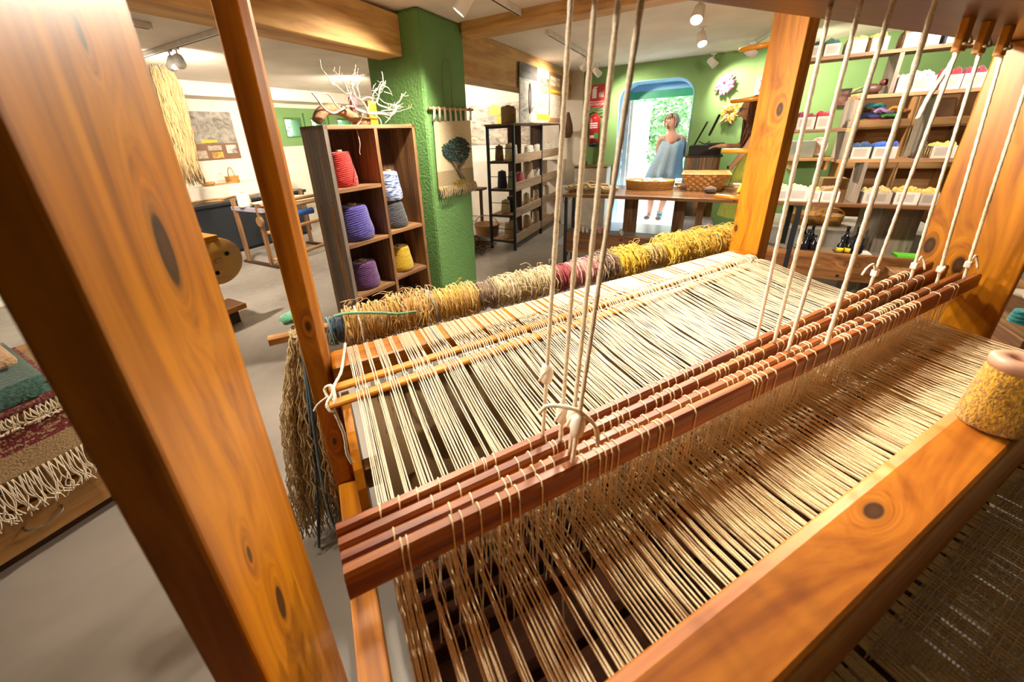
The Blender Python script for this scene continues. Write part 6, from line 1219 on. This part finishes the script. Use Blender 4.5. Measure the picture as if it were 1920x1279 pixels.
# --- the seller in profile behind the loom post
vx = 5.12
def VP(x, y, dx=0): q = atX(x, y, vx+dx); return Vector((q.x, q.y, q.z))
vh = VP(1405, 209); vy = vh.y
slr = thing('person', 'seller with long brown hair, glasses and lime dress at the pay counter', 'person', (vx, vy-.08, 0))
pts = []; E_ = []
pel = Vector((vx, vy-.16, .92)); i0 = add(pel, (.13, .15)); i1 = add((vx, vy-.15, 1.10), (.11, .12), i0); i2 = add((vx, vy-.13, 1.28), (.12, .15), i1); i3 = add((vx, vy-.09, 1.39), (.08, .11), i2); i4 = add((vx, vy-.04, 1.46), (.048, .048), i3); i5 = add((vx, vy-.02, 1.52), (.05, .055), i4); i6 = add((vx, vy, 1.60), (.07, .085), i5); i7 = add((vx, vy-.005, 1.68), (.055, .07), i6)
w1 = VP(1367, 318, -.05); w2 = VP(1356, 273, .18)
for sh, el, wr, dd in ((Vector((vx-.16, vy-.10, 1.37)), VP(1393, 288, -.16), w1, (0, .25, -1)), (Vector((vx+.16, vy-.10, 1.37)), VP(1385, 275, .2), w2, (.1, 1, -.1))):
    a = add(sh, .047, i3); b = add(sh*.5+el*.5, .041, a); c = add(el, .035, b); d = add(wr, .025, c); hand(pts, E_, d, wr, dd, (1, 0, 0))
for k in (-1, 1):
    a = add((vx+k*.09, vy-.15, .84), .085, i0); b = add((vx+k*.09, vy-.14, .48), .055, a); c = add((vx+k*.09, vy-.16, .30), .052, b); d = add((vx+k*.09, vy-.17, .07), .035, c); e = add((vx+k*.09, vy-.05, .035), (.036, .024), d)
b2_ = skin_body('body', pts, E_, skin2, slr); face(b2_, (vx, vy+.005, 1.585), (-.15, 1, -.15), 1.0, skin2, glasses=True)
mb = MB(); rn = random.Random(16); hc2 = Vector((vx, vy-.012, 1.60)); hf = Vector((-.1, 1, 0)).normalized()
mb.ball(hc2-hf*.030+Vector((0, 0, .012)), (.086, .086, .108), 18, 12)
for i in range(240):
    a = rn.uniform(0, 2*pi); d = Vector((cos(a), sin(a), 0))
    if d.dot(hf) > .35: continue
    top = hc2+d*.085+Vector((0, 0, rn.uniform(.0, .08))); end = Vector((vx-.10+rn.uniform(-.08, .06), vy-.05+rn.uniform(-.10, .09), rn.uniform(1.15, 1.32))); mb.tube(curve([top, top+Vector((d.x*.02, d.y*.02, -.12)), (top+end)/2+d*.03, end], 3), [.007]*6+[.006]*3+[.003], 4)
part(mb, 'hair', plain('auburn_hair', '6b3f24', .5, .35, 60), slr, True, label='long auburn brown hair')
n = 30; rings = []
for z, rx, ry in ((1.34, .15, .12), (1.24, .165, .145), (1.10, .14, .13), (.95, .18, .18), (.75, .22, .22), (.45, .27, .27)): rings.append([(vx+(rx+.008*sin(j*2*pi/n*8))*cos(2*pi*j/n), vy-.14+(ry+.008*sin(j*2*pi/n*8))*sin(2*pi*j/n), z) for j in range(n)])
part(MB().loft(rings, caps=False), 'dress', plain('lime_dress', 'c4cf5a', .8, .1, 30), slr, True, label='lime yellow dress')
part(MB().lathe([(.031, -.014), (.033, 0), (.031, .014)], w1+Vector((0, -.005, .02)), 16, ax=(0, .25, -1)), 'watch', M['steel'], slr, True); part(MB().ball((vx-.082, vy-.005, 1.565), .01, 8, 6), 'earring', M['wht'], slr, True)
for k in (-1, 1): part(MB().ball((vx+k*.09, vy-.10, .03), (.045, .12, .03), 14, 8), 'shoe', M['steel'], slr, True)
